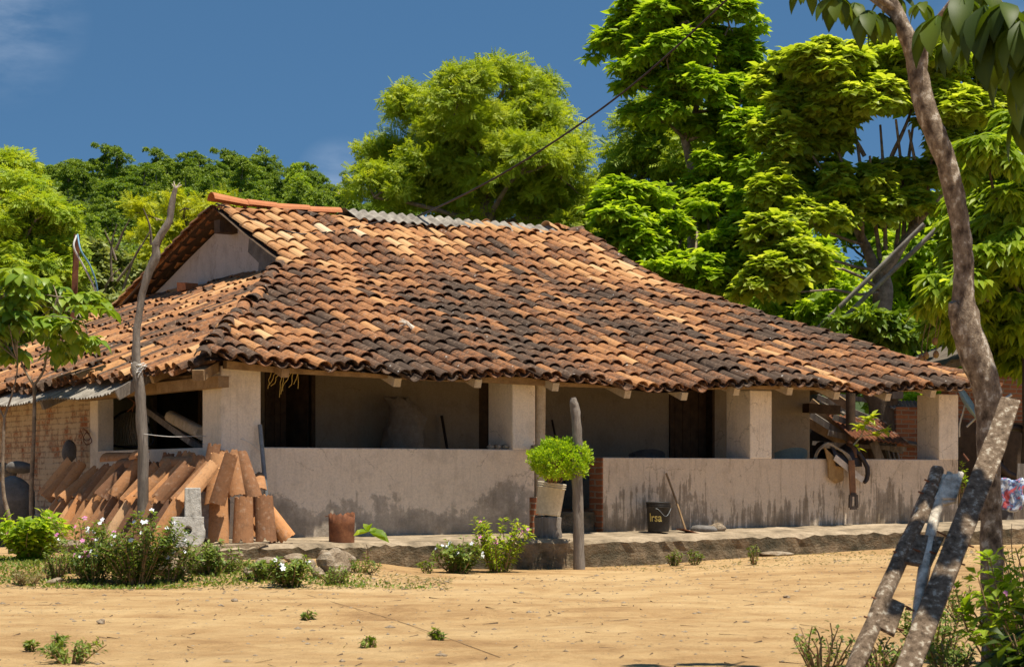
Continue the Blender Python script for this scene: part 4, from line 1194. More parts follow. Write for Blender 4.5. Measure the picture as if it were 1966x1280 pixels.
for i, px in enumerate((941, 956, 971)):
    q = H(A(px, .1), .1, 1.40 + .03); m = MB(); blob(m, q, (.055, .05, .036), 30 + i, amp=.1)
    o = m.build('stone', MAT['rock'], origin=q); tag(o, ['rounded tan stone on the parapet, nearest the dark doorway', 'rounded tan stone between two others on the parapet', 'rounded tan stone on the parapet, against the white pillar'][i], 'stone', 'stones on the parapet')
# yellow straws hanging under the eave
st_ = thing('straw_strands', H(A(540, -.1), -.1, 2.2), 'yellow straw strands hanging under the eave right of the corner pillar', 'straw')
for i, px in enumerate((521, 531, 537, 541, 544, 560, 565, 569, 573)):
    p = H(A(px, -.1), -.1, 0); p[2] = Zat(714, p); L_ = rng.uniform(.1, .3) if px < 550 else rng.uniform(.14, .24)
    pts = [p]
    for k in range(5): pts.append(pts[-1] + np.array([rng.normal(-.008, .012), rng.normal(0, .008), -L_ / 5]))
    m = MB(); tube(m, pts, .0045, 5, cap=False); m.build('strand', MAT['straw'], st_)

# plastic chairs
def chair(px, py, d, yaw, label, mat='plastic_green'):
    q = H(A(px, d), d, .6)
    zt = Zat(py, H(A(px, d), d, 0)) - .6
    ch = thing('plastic_chair', q, label, 'chair', 'plastic chairs on the veranda')
    R_ = np.array([[math.cos(yaw), -math.sin(yaw), 0], [math.sin(yaw), math.cos(yaw), 0], [0, 0, 1]])
    T_ = lambda p: q + R_ @ np.asarray(p, float)
    m = MB(); box(m, T_((0, 0, .42)), R_[:, 0], R_[:, 1], UP, .22, .21, .012); bev(m.build('seat', MAT[mat], ch), .008)
    m = MB(); V = []
    ts = np.linspace(-1.25, 1.25, 16)
    for r_ in (.25, .238):
        for h_ in (.43, .60, 1.0):
            for t in ts:
                zz = .43 + (zt - .43) * (h_ - .43) / .57 * (1 if h_ < 1 else (.78 + .22 * math.cos(t * 1.1)))
                V.append(T_(((r_ + .05 * (h_ - .43)) * math.sin(t), (r_ + .05 * (h_ - .43)) * math.cos(t) - .02, zz)))
    F = []
    for s_ in (0, 1):
        for i in range(2):
            for j in range(15):
                b = s_ * 48 + i * 16 + j; f = [b, b + 1, b + 17, b + 16]; F.append(f if s_ else f[::-1])
    for j in range(15): F.append([32 + j, 33 + j, 81 + j, 80 + j])
    m.add(np.array(V), F, True); m.build('backrest', MAT[mat], ch)
    for sx in (-1, 1):
        for sy in (-1, 1):
            m = MB(); beam(m, T_((.23 * sx, .22 * sy, 0)), T_((.20 * sx, .18 * sy, .42)), .04, .04); m.build('leg', MAT[mat], ch)
        m = MB(); tube(m, [T_((.22 * sx, -.2, .42)), T_((.25 * sx, -.18, .62)), T_((.26 * sx, 0, .64)), T_((.25 * sx, .12, .66))], .022, 6); m.build('armrest', MAT[mat], ch)
chair(1514, 859, .9, R(200), 'pale green plastic chair behind the parapet beside the saddle')
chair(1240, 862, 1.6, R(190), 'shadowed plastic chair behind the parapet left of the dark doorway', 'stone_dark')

# saddle hung over the parapet
q = H(A(1598, .16), .16, 1.306)
sd_ = thing('saddle', q, 'brown leather saddle with coiled ropes hung over the parapet', 'saddle')
T_ = lambda u, w, z: q + U * u + WD * w + UP * z
m = MB()                                              # seat arching over the wall
V = []; us = np.linspace(-.22, .26, 9); ts = np.linspace(-2.0, 2.0, 15)
for th in (0, -.02):
    for u in us:
        rise = .10 + .12 * (u < -.15) * 1.0 + .10 * sst(.1, .26, u)
        for t in ts:
            V.append(T_(u + .04 * abs(t), math.sin(t / 2 * 1.5) * .24, rise * math.cos(t * .75) + .02 - .12 * max(0, abs(t) - 1) ** 1.3 + th))
F = []
for s_ in (0, 1):
    for i in range(8):
        for j in range(14):
            b = s_ * 135 + i * 15 + j; f = [b, b + 1, b + 16, b + 15]; F.append(f if s_ else f[::-1])
m.add(np.array(V), F, True); m.build('seat', MAT['leather_dark'], sd_)
m = MB(); V = []                                      # tan blanket flap
for th in (0, .02):
    for (u, z) in ((-.32, .16), (-.14, .02), (.0, -.02), (.02, -.30), (-.10, -.34), (-.26, -.26), (-.27, -.06)):
        V.append(T_(u, -.20 - th - .02 * math.sin(u * 20), z))
m.add(np.array(V), np.array([list(range(7))]), False); m.add(np.array(V), np.array([list(range(7, 14))[::-1]]), False); m.add(np.array(V), [[i, i + 7, (i + 1) % 7 + 7, (i + 1) % 7] for i in range(7)], False)
m.build('blanket', MAT['blanket_tan'], sd_)
m = MB(); tube(m, [T_(.26, .1, .10), T_(.27, -.05, .2), T_(.26, -.16, .12), T_(.24, -.22, .02)], [.02, .05, .04, .02], 8); tube(m, [T_(.24, -.05, .16), T_(.28, -.05, .24)], [.03, .04], 8); m.build('pommel', MAT['leather'], sd_)
for i in range(9):
    m = MB(); o_ = rng.normal(0, .02, 3); r_ = .17 + .03 * rng.normal()
    tube(m, [T_(-.36 + o_[0], -.05, -.01), T_(-.33, -.1 + o_[1], .12), T_(-.2, -.14, .19 + o_[2]), T_(-.02 + o_[0], -.2, .12), T_(.1, -.24, .02 + o_[2]), T_(.16 + o_[0], -.26, -.10)], .011, 6, sub=3); m.build('rope', MAT['rope_tan'], sd_)
m = MB(); beam(m, T_(-.17, -.25, .02), T_(.30, -.30, -.30), .085, .012, up=WD); m.build('girth_strap', MAT['strap_pale'], sd_)
m = MB(); beam(m, T_(.08, -.31, -.02), T_(.10, -.32, -.52), .10, .02, up=WD); m.build('stirrup_leather', MAT['leather'], sd_)
m = MB(); loop = [T_(.10 + x_, -.33, z_) for x_, z_ in ((-.05, -.50), (.05, -.50), (.055, -.68), (-.055, -.68), (-.05, -.50))]
for i in range(4): beam(m, loop[i], loop[i + 1], .05, .022, up=WD)
m.build('stirrup', MAT['leather_dark'], sd_)
m = MB(); tube(m, [T_(.28, -.24, .08), T_(.38, -.30, -.12), T_(.37, -.3, -.28), T_(.32, -.3, -.33)], [.03, .035, .035, .025], 8, sub=2); m.build('strap', MAT['leather_dark'], sd_)
m = MB(); tube(m, [T_(-.03, -.3, -.2), T_(-.05, -.24, -.5), T_(-.08, -.2, -.8), T_(-.14, -.17, -.95)], .004, 5, sub=2, cap=False); m.build('cord', MAT['rope_tan'], sd_)

# woven chair and boards seen through the side opening
q = H(.55, D(240, .55), .6)
wc = thing('woven_chair', q, 'wire framed chair strung with fanned cords behind the side opening', 'chair')
def sp(px, py, a): p = H(a, D(px, a), 0); p[2] = Zat(py, p); return p
m = MB(); ring = [sp(183, 848, .4), sp(190, 838, .45), sp(215, 806, .5), sp(240, 789, .55), sp(262, 792, .6), sp(285, 815, .62), sp(292, 852, .6)]
tube(m, ring + [sp(240, 858, .45), sp(183, 848, .4)], .016, 6, sub=4); m.build('rim', MAT['black_wire'], wc)
m = MB()
tp_ = [sp(228 + 3.2 * i, 793 - 3 * math.sin(i / 11 * math.pi), .56) for i in range(12)]
bt_ = [sp(186 + 8.8 * i, 850 + 4 * math.sin(i / 11 * math.pi), .45) for i in range(12)]
for i in range(12):
    for j in (0, .5): 
        e = bt_[i] + (bt_[min(i + 1, 11)] - bt_[i]) * j
        tube(m, [tp_[i], (tp_[i] + e) / 2 - U * .05, e], .006, 5, cap=False)
m.build('cords', MAT['rope_tan'], wc)
for pts in ([(205, 733), (262, 774)], [(262, 774), (245, 790)], [(178, 800), (176, 806), (173, 790), (185, 750), (196, 738)], [(176, 796), (197, 820)], [(178, 800), (220, 800)], [(160, 822), (196, 828)], [(220, 729), (282, 729)], [(258, 770), (254, 790)]):
    m = MB(); tube(m, [sp(x, y, .35) for x, y in pts], .007, 6); m.build('rod', MAT['rust'], wc)
m = MB(); p0, p1 = sp(276, 782, .75), sp(383, 858, .35); beam(m, p0, p1, .30, .075, up=nz(UP + U * .5 - WD * .2), jit=.004)
o = m.build('plank', MAT['wood_grey'], origin=p1); tag(o, 'wide grey plank sloping down in the side opening', 'plank')
m = MB(); p0, p1 = sp(328, 800, .5), sp(389, 832, .28); tube(m, [p0, p1], .085, 9, .03)
o = m.build('log', MAT['wood_pale'], origin=p1); tag(o, 'short pale log lying on the sloping plank', 'log')
m = MB(); p0 = sp(270, 830, .9); box(m, p0, U, WD, UP, .02, .28, .22); o = bev(m.build('box', MAT['bucket_white'], origin=p0)); tag(o, 'pale box behind the crooked pole in the side opening', 'box')
m = MB(); tube(m, [sp(165, 825, -.03), sp(172, 835, -.06), sp(176, 848, -.05), sp(165, 853, -.05), sp(160, 840, -.04), sp(168, 826, -.05)], .006, 5, sub=3); tube(m, [sp(155, 826, -.03), sp(163, 845, -.06), sp(174, 840, -.05), sp(160, 822, -.04)], .006, 5, sub=3)
o = m.build('wire_coil', MAT['rust'], origin=sp(165, 825, -.03)); tag(o, 'coil of rusty wire hanging on the flaking brick wall', 'wire')

# grinding stones and jars by the brick wall
for i, (px, py, a, r_, lab, mat) in enumerate([(28, 965, -1.0, (.3, .25, .36), 'big dark rounded stone by the brick wall behind the saplings', 'stone_dark'), (38, 897, -.8, (.2, .12, .09), 'dark oblong stone lying on the big rounded one', 'stone_dark'),
                                            (8, 905, -.6, (.22, .2, .15), 'pale stone at the far left by the brick wall', 'rock'), (132, 868, -.25, (.1, .1, .15), 'dark clay jar shaped stone on the heap end by the brick wall', 'stone_dark')]):
    q = sp(px, py, a); m = MB(); blob(m, q, r_, 60 + i, 16, 12, .10); o = m.build('stone', MAT[mat], origin=q - UP * r_[2]); tag(o, lab, 'stone')

# crooked pole
pk = H(-1.0, D(272, -1.0), .2); k = pk[1]
pole = thing('crooked_pole', pk, 'thin crooked grey pole rising past the left eave', 'pole')
pp = [(273, 1000), (275, 880), (271, 800), (268, 740), (262, 690), (262, 640), (268, 600), (274, 560), (287, 520), (299, 492), (299, 470), (308, 452), (325, 425), (329, 395), (337, 362)]
m = MB(); tube(m, [at(x, y, k) for x, y in pp], [.064, .062, .062, .058, .05, .042, .040, .042, .047, .050, .044, .040, .040, .035, .026], 9, .09, sub=3); m.build('trunk', MAT['wood_grey'], pole)
m = MB()
for i in range(7):
    c_ = at(266 + rng.normal(0, 3), 705 + rng.normal(0, 9), k); e = rdir(1)[0] * np.array([.09, .06, .12])
    tube(m, [c_ - e, c_ + np.array([0, -.075, 0]), c_ + e], [.006, .009, .005], 5)
m.build('rag_tie', MAT['white_wire'], pole)
m = MB(); c_ = at(337, 362, k)
for v in ((-.04, 0, .05), (.07, 0, .04), (.05, .02, .07), (-.02, 0, .08)): tube(m, [c_, c_ + np.array(v)], [.012, .005], 5)
m.build('broken_twigs', MAT['wood_peeled'], pole)
m = MB(); tube(m, [at(264, 745, k), at(258, 700, k - .05), at(262, 690, k)], [.03, .045, .01], 7, .1); m.build('splint', MAT['wood_grey'], pole)
def cable(name, pts, r, mat, label, sub=5):
    m = MB(); tube(m, pts, r, 6, sub=sub, cap=False)
    return tag(m.build(name, MAT[mat], origin=pts[0]), label, 'cable')
cable('cable', [at(334, 366, k), at(322, 420, k + 1.5), at(300, 488, k + 4), at(268, 545, k + 7), at(236, 582, k + 9.2)], .012, 'black_wire', 'black cable from the crooked pole top down behind the roof edge')
ap = H(ALV - .02, DR - .1, ZR + .02); 
cb = [at(1480, -90, 29.0), at(1395, 0, 29.6), at(1200, 175, 30.5), at(980, 325, 31.2), at(800, 416, roofpt(800, 425)[1])] + [roofpt(740, 436, .10), roofpt(664, 453, .10), roofpt(600, 460, .09), roofpt(566, 459, .09), roofpt(500, 441, .10), roofpt(440, 412, .10), ap]
cable('cable', cb, .015, 'leather_dark', 'long brown cable sagging over the roof from the upper right')
cable('cable', [at(268, 832, k), at(330, 838, k - .3), H(-.02, .5, 1.53) - WD * .06, H(.25, -.02, 1.49), H(.49, -.02, 1.36)], .004, 'white_wire', 'thin pale wire running from the pole round the corner pillar')
# dark pole with two drooping wires
b = at(139, 640, 34.0); bp_ = thing('metal_pole', b, 'dark slim pole rising from the far left roof slope', 'pole')
m = MB(); beam(m, b - UP * .1, at(148, 450, 34.0), .085, .085); m.build('shaft', MAT['rust'], bp_)
cable('cable', [at(147, 452, 33.9), at(142, 475, 33.8), at(160, 510, 33.9), at(178, 545, 34), at(195, 585, 34.2), at(215, 600, 34.4), at(240, 598, 34.6)], .017, 'white_wire', 'white wire drooping from the dark pole to the roof')
cable('cable', [at(149, 450, 33.9), at(155, 480, 33.8), at(172, 508, 33.9), at(184, 540, 34), at(190, 575, 34.1), at(200, 596, 34.3)], .015, 'blue_wire', 'pale blue wire drooping from the dark pole to the roof')

# on the roof
q = roofpt(795, 645, .05)
fr = thing('dry_frond', q, 'bleached dry palm frond lying on the roof tiles', 'frond')
m = MB(); tube(m, [q + U * .28 - UP * .06, q + U * .12 + UP * .02, q - U * .05 + UP * .05], [.028, .02, .012], 6); m.build('stalk', MAT['dry_frond'], fr)
m = MB()
for i in range(22):
    t = i / 21; e = q + U * (-.30 + .25 * t) + WD * (-.12 + .30 * t) + UP * (.10 + .05 * math.sin(t * 3) + rng.normal(0, .02))
    tube(m, [q + U * (.08 - .12 * (1 - t)) + UP * .035, (q + e) / 2 + UP * .05, e], [.007, .006, .003], 4, cap=False)
m.build('leaflets', MAT['dry_frond'], fr)
aq = AG - .25; dq = D(360, aq); q = H(aq, dq, float(zl(aq, dq)) + .16)
m = MB(); box(m, q, nz(U + WD * .4), nz(WD - U * .4), UP, .14, .10, .07, jit=.006); o = bev(m.build('brick', MAT['clay_new'], origin=q), .008); tag(o, 'single red brick resting on the roof below the gable', 'brick')

# ------------------------------------------------------------------ sheds and lumber to the right of the house
sh = thing('brick_shed', at(1900, 880, 35.5) * np.array([1, 1, 0]) + UP * .1, 'dark red brick shed with a tin roof beyond the right end of the house', 'shed')
def spx(px, py, Y): return at(px, py, Y)
m = MB(); p0, p1 = at(1822, 900, 35.5), at(2150, 900, 37.5); dv = nz(p1 - p0); nv = nz(np.cross(dv, UP))
V = []
for th in (0, .2):
    for p, zt_ in ((p0, 2.75), (p0 + (p1 - p0) * .42, 3.28), (p1, 3.9)):
        V += [np.array([p[0], p[1], -.1]) - nv * th, np.array([p[0], p[1], zt_]) - nv * th]
m.add(np.array(V), [[0, 2, 3, 1], [2, 4, 5, 3], [6, 7, 9, 8], [8, 9, 11, 10], [0, 1, 7, 6], [4, 10, 11, 5], [1, 3, 9, 7], [3, 5, 11, 9]], False)
m.build('wall', MAT['brick_red'], sh)
m = MB(); e0, e1 = at(1795, 705, 34.6), at(2160, 560, 36.4); n_ = 60; V = []
for th in (0, -.03):
    for k_ in (0, 1):
        for i in range(n_):
            p = e0 + (e1 - e0) * i / (n_ - 1); V.append(p + (-nv) * (k_ * 3.2) + UP * (.02 * math.sin(i * 1.6) - k_ * .35 + th))
F = [[i, i + 1, n_ + i + 1, n_ + i] for i in range(n_ - 1)] + [[2 * n_ + i, 3 * n_ + i, 3 * n_ + i + 1, 2 * n_ + i + 1] for i in range(n_ - 1)] + [[i, 2 * n_ + i, 2 * n_ + i + 1, i + 1] for i in range(n_ - 1)]
m.add(np.array(V), F, False); m.build('roof', MAT['tin_shed'], sh)
m = MB(); beam(m, e0 - UP * .1 + nv * -.1, e1 - UP * .1 + nv * -.1, .12, .12, up=UP); m.build('rafter', MAT['wood_grey'], sh)
for i, px in enumerate((1850, 1960)):
    m = MB(); q = at(px, 800, 35.3); box(m, np.array([q[0], q[1] + (.25 if px > 1900 else .05), 1.0]), dv, nv, UP, .35, .03, 1.0); m.build('door', MAT['wood_dark'], sh)

# open lean-to full of timber, seen through the last bay
lt_ = thing('lean_to', at(1640, 900, 36) * np.array([1, 1, 0]), 'collapsed timber lean-to behind the last bay of the veranda', 'lean-to')
m = MB(); q0, q1 = at(1530, 870, 37.6), at(1712, 870, 37.6); box(m, np.array([(q0[0] + q1[0]) / 2, 37.6, 1.0]), np.array([1, 0, 0]), np.array([0, 1, 0]), UP, (q1[0] - q0[0]) / 2, .05, 1.15); m.build('shade_backing', MAT['interior_dark'], lt_)  # dark panel added to stand in for the shade inside the lean-to
m = MB(); beam(m, at(1600, 775, 36.2), at(1745, 852, 34.9), .8, .03, up=nz(np.array([.3, -.2, 1]))); m.build('roof_sheet', MAT['tin_shed'], lt_)
for i, (x0, y0, x1, y1, Y0, Y1, w_) in enumerate([(1556, 772, 1652, 850, 35.2, 34.7, .15), (1552, 810, 1628, 852, 35.4, 34.8, .16), (1580, 748, 1632, 782, 35.0, 34.7, .14), (1600, 800, 1742, 850, 34.6, 34.2, .10), (1640, 805, 1722, 838, 34.9, 34.3, .10), (1560, 850, 1740, 862, 34.8, 34.3, .07), (1566, 790, 1640, 820, 35.6, 35.3, .12), (1570, 762, 1700, 815, 35.3, 34.8, .09), (1590, 830, 1735, 866, 34.7, 34.5, .10), (1556, 795, 1660, 862, 35.0, 34.6, .11), (1600, 758, 1690, 772, 35.4, 35.3, .08), (1640, 850, 1650, 880, 34.5, 34.5, .12), (1676, 848, 1690, 882, 34.4, 34.4, .14)]):
    m = MB(); beam(m, at(x0, y0, Y0), at(x1, y1, Y1), .06, w_, up=UP); m.build('timber', MAT['wood_brown' if i in (0, 1, 2) else 'wood_grey'], lt_)
m = MB(); n_ = 50; V = []
p0, p1 = at(1636, 838, 34.1), at(1745, 852, 33.9)
for th in (0, -.02):
    for k_ in (0, 1):
        for i in range(n_): V.append(p0 + (p1 - p0) * i / (n_ - 1) + np.array([-.3, .9, .42]) * k_ + UP * (.018 * math.sin(i * 1.55) + th))
m.add(np.array(V), F[:0] + [[i, i + 1, n_ + i + 1, n_ + i] for i in range(n_ - 1)] + [[2 * n_ + i, 3 * n_ + i, 3 * n_ + i + 1, 2 * n_ + i + 1] for i in range(n_ - 1)] + [[i, 2 * n_ + i, 2 * n_ + i + 1, i + 1] for i in range(n_ - 1)], False)
m.build('low_sheet', MAT['rust'], lt_)
for px in (1633, 1668, 1655):
    m = MB(); q = at(px, 860, 34.4 + (px - 1633) * .01); tube(m, [np.array([q[0], q[1], 0]), np.array([q[0], q[1], Zat(752 if px == 1633 else 845, q)])], .085 if px == 1633 else .1, 8, .05); m.build('post', MAT['wood_dark'], lt_)
m = MB(); q0, q1 = at(1706, 870, 35.2), at(1775, 870, 35.6); qm = (q0 + q1) / 2
bp2 = thing('brick_pier', np.array([qm[0], qm[1], 0]), 'orange brick pier with a tin cap seen through the last bay', 'pier')
hz_ = Zat(782, qm); box(m, np.array([qm[0], qm[1], hz_ / 2]), q1 - q0, np.cross(UP, nz(q1 - q0)), UP, np.linalg.norm(q1 - q0) / 2, .2, hz_ / 2); m.build('pier', MAT['brick_red'], bp2)
m = MB(); n_ = 40; V = []
for th in (0, -.015):
    for k_ in (0, 1):
        for i in range(n_): V.append(q0 + (q1 - q0) * i / (n_ - 1) + np.array([0, -.22 + .3 * k_, 0]) + UP * (hz_ - q0[2] - .02 + .14 * k_ + .012 * math.sin(i * 1.57) + th))
m.add(np.array(V), [[i, i + 1, n_ + i + 1, n_ + i] for i in range(n_ - 1)] + [[2 * n_ + i, 3 * n_ + i, 3 * n_ + i + 1, 2 * n_ + i + 1] for i in range(n_ - 1)] + [[i, 2 * n_ + i, 2 * n_ + i + 1, i + 1] for i in range(n_ - 1)], False); m.build('tin_cap', MAT['sheet_grey'], bp2)
m = MB(); q = at(1722, 752, 35.0); box(m, q, np.array([1, 0, 0]), np.array([0, 1, 0]), UP, .09, .1, .12); o = m.build('wood_block', MAT['wood_grey'], origin=q); tag(o, 'grey wooden block above the tin capped pier', 'wood block')
for i, px in enumerate((1704, 1712, 1720)):
    m = MB(); beam(m, at(px + 10, 905, 34.6), at(px - 6, 845 - 3 * i, 34.9), .03, .09, up=UP); o = m.build('board', MAT['wood_grey'], origin=at(px + 10, 905, 34.6))
    tag(o, f'grey board leaning on the orange pier, {ORD[i]} from the left', 'board', 'boards leaning on the pier')

# satellite dish
q = at(1858, 775, 33.2); di = thing('satellite_dish', q, 'bluish satellite dish edge on by the right end pillar', 'satellite dish')
m = MB(); ax = nz(np.array([.80, -.30, .52])); V = []; n_ = 28
prof = [(.02, 0), (.15, .012), (.28, .042), (.38, .085), (.385, .08), (.28, .03), (.15, .0), (.02, -.01)]
lathe(m, q - ax * .04, ax, prof, n_); m.build('reflector', MAT['dish_blue'], di)
m = MB(); tube(m, [q - ax * .02 - UP * .36, q + ax * .35 - UP * .25, at(1922, 772, 33.0)], .018, 6); m.build('arm', MAT['steel_pale'], di)
m = MB(); e = at(1930, 765, 33.0); tube(m, [at(1920, 775, 33), e], .035, 8); tube(m, [e - np.array([0, 0, .0]), at(1942, 757, 33)], .028, 8); m.build('receiver', MAT['steel_pale'], di)
m = MB(); tube(m, [q - ax * .05, q - ax * .15 - UP * .25, at(1842, 838, 33.3)], .015, 6, sub=3); m.build('bracket', MAT['steel_pale'], di)
# cloth, board and fender on the far right
q = at(1942, 940, 31.5); m = MB(); V = []; n_ = 9
for i in range(12):
    for j in range(n_):
        V.append(q + np.array([(j - 4) * .045 + .02 * math.sin(i), .05 * math.sin(j * 1.9 + i * .6), .17 - i * .045 + .02 * math.sin(j)]))
m.add(np.array(V), [[i * n_ + j, i * n_ + j + 1, (i + 1) * n_ + j + 1, (i + 1) * n_ + j] for i in range(11) for j in range(n_ - 1)], True)
o = m.build('cloth', MAT['cloth_blue'], origin=q); tag(o, 'crumpled white and blue cloth hanging right of the big trunk', 'cloth')
o.modifiers.new('thick', 'SOLIDIFY').thickness = .012
m = MB(); beam(m, at(1962, 1000, 31.8) * np.array([1, 1, 0]), at(1972, 890, 31.8), .3, .05); o = m.build('board', MAT['wood_grey'], origin=at(1962, 1000, 31.8) * np.array([1, 1, 0])); tag(o, 'wide grey board standing at the right edge behind the cloth', 'board')
m = MB(); q = at(1952, 868, 33.5); lathe(m, q, np.array([.3, -1, .2]), [(.38, -.08), (.46, -.06), (.48, 0), (.46, .06), (.38, .08), (.36, 0), (.38, -.08)], 26); o = m.build('tyre', MAT['leather_dark'], origin=q - UP * .48); tag(o, 'old dark tyre propped before the brick shed', 'tyre')
m = MB(); q = at(1960, 960, 33.4); blob(m, np.array([q[0], q[1], .35]), (.5, .4, .45), 71, 14, 10); o = m.build('stone', MAT['stone_dark'], origin=np.array([q[0], q[1], 0])); tag(o, 'dark heap like boulder under the tyre by the brick shed', 'stone')
# two pale pipes sloping among the trees behind the house
for i, (x0, y0, x1, y1) in enumerate([(1545, 655, 1775, 430), (1566, 662, 1798, 440)]):
    p0, p1 = at(x0, y0, 36.5), at(x1, y1, 36.0); m = MB(); ex_ = p0 + (p0 - p1) * .6
    tube(m, [ex_, p1], .042, 9); o = m.build('steel_pipe', MAT['sheet_grey'], origin=ex_); tag(o, ['upper of two pale pipes leaning through the umbrella shaped tree', 'lower of two pale pipes leaning through the umbrella shaped tree'][i], 'pipe')

# ------------------------------------------------------------------ trees
def subclumps(lobes, per, jit=.9):
    out = []
    for c, r in lobes:
        r = np.asarray(r, float)
        for _ in range(per):
            u = rdir(1)[0]
            if u[2] < -.35: u[2] *= -1
            k = rng.uniform(.35, 1.0) ** .5
            out.append((np.asarray(c) + u * r * k * jit, np.minimum(r, r.mean()) * rng.uniform(.26, .44)))
    return out

def sprays(lf, subs, n, size, kind, droop=.35, spread=.55, width=1.0, upbias=.55):
    w = np.array([np.prod(r) ** (2 / 3) for _, r in subs]); w = w / w.sum()
    cnt = rng.multinomial(n, w)
    P, Dd, N_, Tn = [], [], [], []
    for (c, r), k in zip(subs, cnt):
        if k == 0: continue
        u = rdir(k); u[:, 2] = np.where(u[:, 2] < -.45, -u[:, 2], u[:, 2])
        rad = rng.uniform(.45, 1.08, k)[:, None]
        P.append(c + u * r * rad)
        Dd.append(u * np.array([1, 1, .45]) + rdir(k) * spread - UP * droop)
        N_.append(u * .6 + UP * upbias + rdir(k) * .55)
        Tn.append(np.clip(rng.normal(.5 + rng.normal(0, .10), .2, k), 0, 1))
    leaves(lf, np.concatenate(P), np.concatenate(Dd), np.concatenate(N_), rng.uniform(.5, 1.4, n) * size, kind, np.concatenate(Tn), width)

def whorls(lf, subs, n, size, kind, per=7, droop=.5, width=1.0):
    w = np.array([np.prod(r) ** (2 / 3) for _, r in subs]); w = w / w.sum()
    cnt = rng.multinomial(n, w)
    P, Dd, N_, Tn = [], [], [], []
    for (c, r), k in zip(subs, cnt):
        if k == 0: continue
        u = rdir(k); u[:, 2] = np.where(u[:, 2] < -.3, -u[:, 2], u[:, 2])
        p = c + u * r * rng.uniform(.5, 1.05, (k, 1))
        az = rng.uniform(0, 6.28, k); tn = np.clip(rng.normal(.5, .2, k), 0, 1)
        for j in range(per):
            t = az + j * 2 * math.pi / per + rng.normal(0, .2, k)
            dd = np.stack([np.cos(t), np.sin(t), -droop + rng.normal(0, .25, k)], 1) + u * .5
            P.append(p + dd * .02); Dd.append(dd); N_.append(UP + u * .4 + rdir(k) * .3); Tn.append(np.clip(tn + rng.normal(0, .12, k), 0, 1))
    P = np.concatenate(P)
    leaves(lf, P, np.concatenate(Dd), np.concatenate(N_), rng.uniform(.45, 1.35, len(P)) * size, kind, np.concatenate(Tn), width)

def limb(m, p0, p1, r0, r1, bend=.12, n=5, sides=6):
    p0, p1 = np.asarray(p0, float), np.asarray(p1, float); L_ = np.linalg.norm(p1 - p0)
    o = rdir(1)[0] * bend * L_ * .5 + UP * bend * L_ * .3
    pts = [p0 + (p1 - p0) * t + o * math.sin(t * math.pi) + rdir(1)[0] * L_ * .015 * (0 < t < 1) for t in np.linspace(0, 1, n)]
    tube(m, pts, np.linspace(r0, r1, n), sides, .04, cap=False)

def tree(name, label, trunk, rad, lobes, leafmat_, barkmat, n, size, kind='small', mode='spray', per=14, group=None, limbs=1.0, limb_r=.06, droop=.35, width=1.0, cat='tree', forks=None, spread=.55, subjit=1.15):
    """trunk: list of points; lobes: list of (centre, radius)"""
    t = thing(name, trunk[0], label, cat, group)
    m = MB(); tube(m, trunk, rad, 9, .06, sub=4)
    tops = [np.asarray(p) for p in trunk[len(trunk) // 2:]]
    for f in (forks or []):
        tube(m, f[0], f[1], 8, .06, sub=3); tops += [np.asarray(p) for p in f[0][1:]]
    subs = subclumps(lobes, per, subjit)
    LC = np.array([c for c, _ in lobes])
    for q in range(len(lobes) * per // 3):
        i = rng.integers(0, len(lobes)); o_ = np.argsort(np.linalg.norm(LC - LC[i], axis=1))[1:4]
        j = o_[rng.integers(0, len(o_))]; t_ = rng.uniform(.2, .8); r_ = lobes[i][1]
        subs.append((LC[i] * (1 - t_) + LC[j] * t_ + rdir(1)[0] * r_ * .6, np.full(3, r_.min()) * rng.uniform(.22, .42)))
    for c, r in lobes:
        if rng.random() > limbs: continue
        s = min(tops, key=lambda p: np.linalg.norm(p - c) + (2.0 if p[2] > c[2] + .2 else 0))
        limb(m, s, c, limb_r, limb_r * .4)
        for q in range(2):
            c2 = subs[rng.integers(0, len(subs))][0]
            near = [x for x, _ in subs if np.linalg.norm(x - c) < np.max(r) * 1.1]
            if near: limb(m, c, near[rng.integers(0, len(near))], limb_r * .45, limb_r * .15)
    m.build('trunk', MAT[barkmat], t)
    lf = MB()
    if mode == 'spray': sprays(lf, subs, n, size, kind, droop, spread, width)
    else: whorls(lf, subs, n, size, kind, droop=droop, width=width)
    lf.build('crown', MAT[leafmat_], t)
    return t

def lobe_px(lst, Y, dj=.5):
    out = []
    for e in lst:
        px, py, rx = e[:3]; ry = e[3] if len(e) > 3 else rx
        y = Y + (e[4] if len(e) > 4 else rng.normal(0, dj))
        k = Y / FPX
        out.append((at(px, py, y), np.array([rx * k, (rx + ry) / 2 * k, ry * k * 1.18])))
    return out

# gold green tree behind the ridge
Y = 46.0
G = [(885, 195, 62, 48), (970, 165, 60, 42), (1040, 205, 45, 40), (815, 235, 60, 45), (900, 265, 80, 50), (990, 260, 80, 50), (1065, 270, 52, 45), (740, 320, 55, 45), (820, 320, 70, 50), (905, 335, 80, 50),
     (995, 335, 80, 50), (1075, 340, 60, 50), (720, 380, 55, 40), (800, 390, 70, 45), (900, 410, 80, 50), (1000, 400, 80, 50), (1080, 410, 58, 50), (1090, 470, 50, 50), (880, 170, 40, 28), (780, 200, 40, 26)]
b = at(930, 917, Y); b[2] = 0
tree('tree', 'big rounded yellow green tree rising behind the roof ridge', [b, at(925, 600, Y), at(935, 430, Y), at(930, 330, Y), at(930, 230, Y)], [.28, .25, .2, .14, .06], lobe_px(G, Y, .9), 'leaf_gold', 'bark_pale', 33000, .20, 'feather', per=24, limb_r=.08, spread=.75, width=.85)
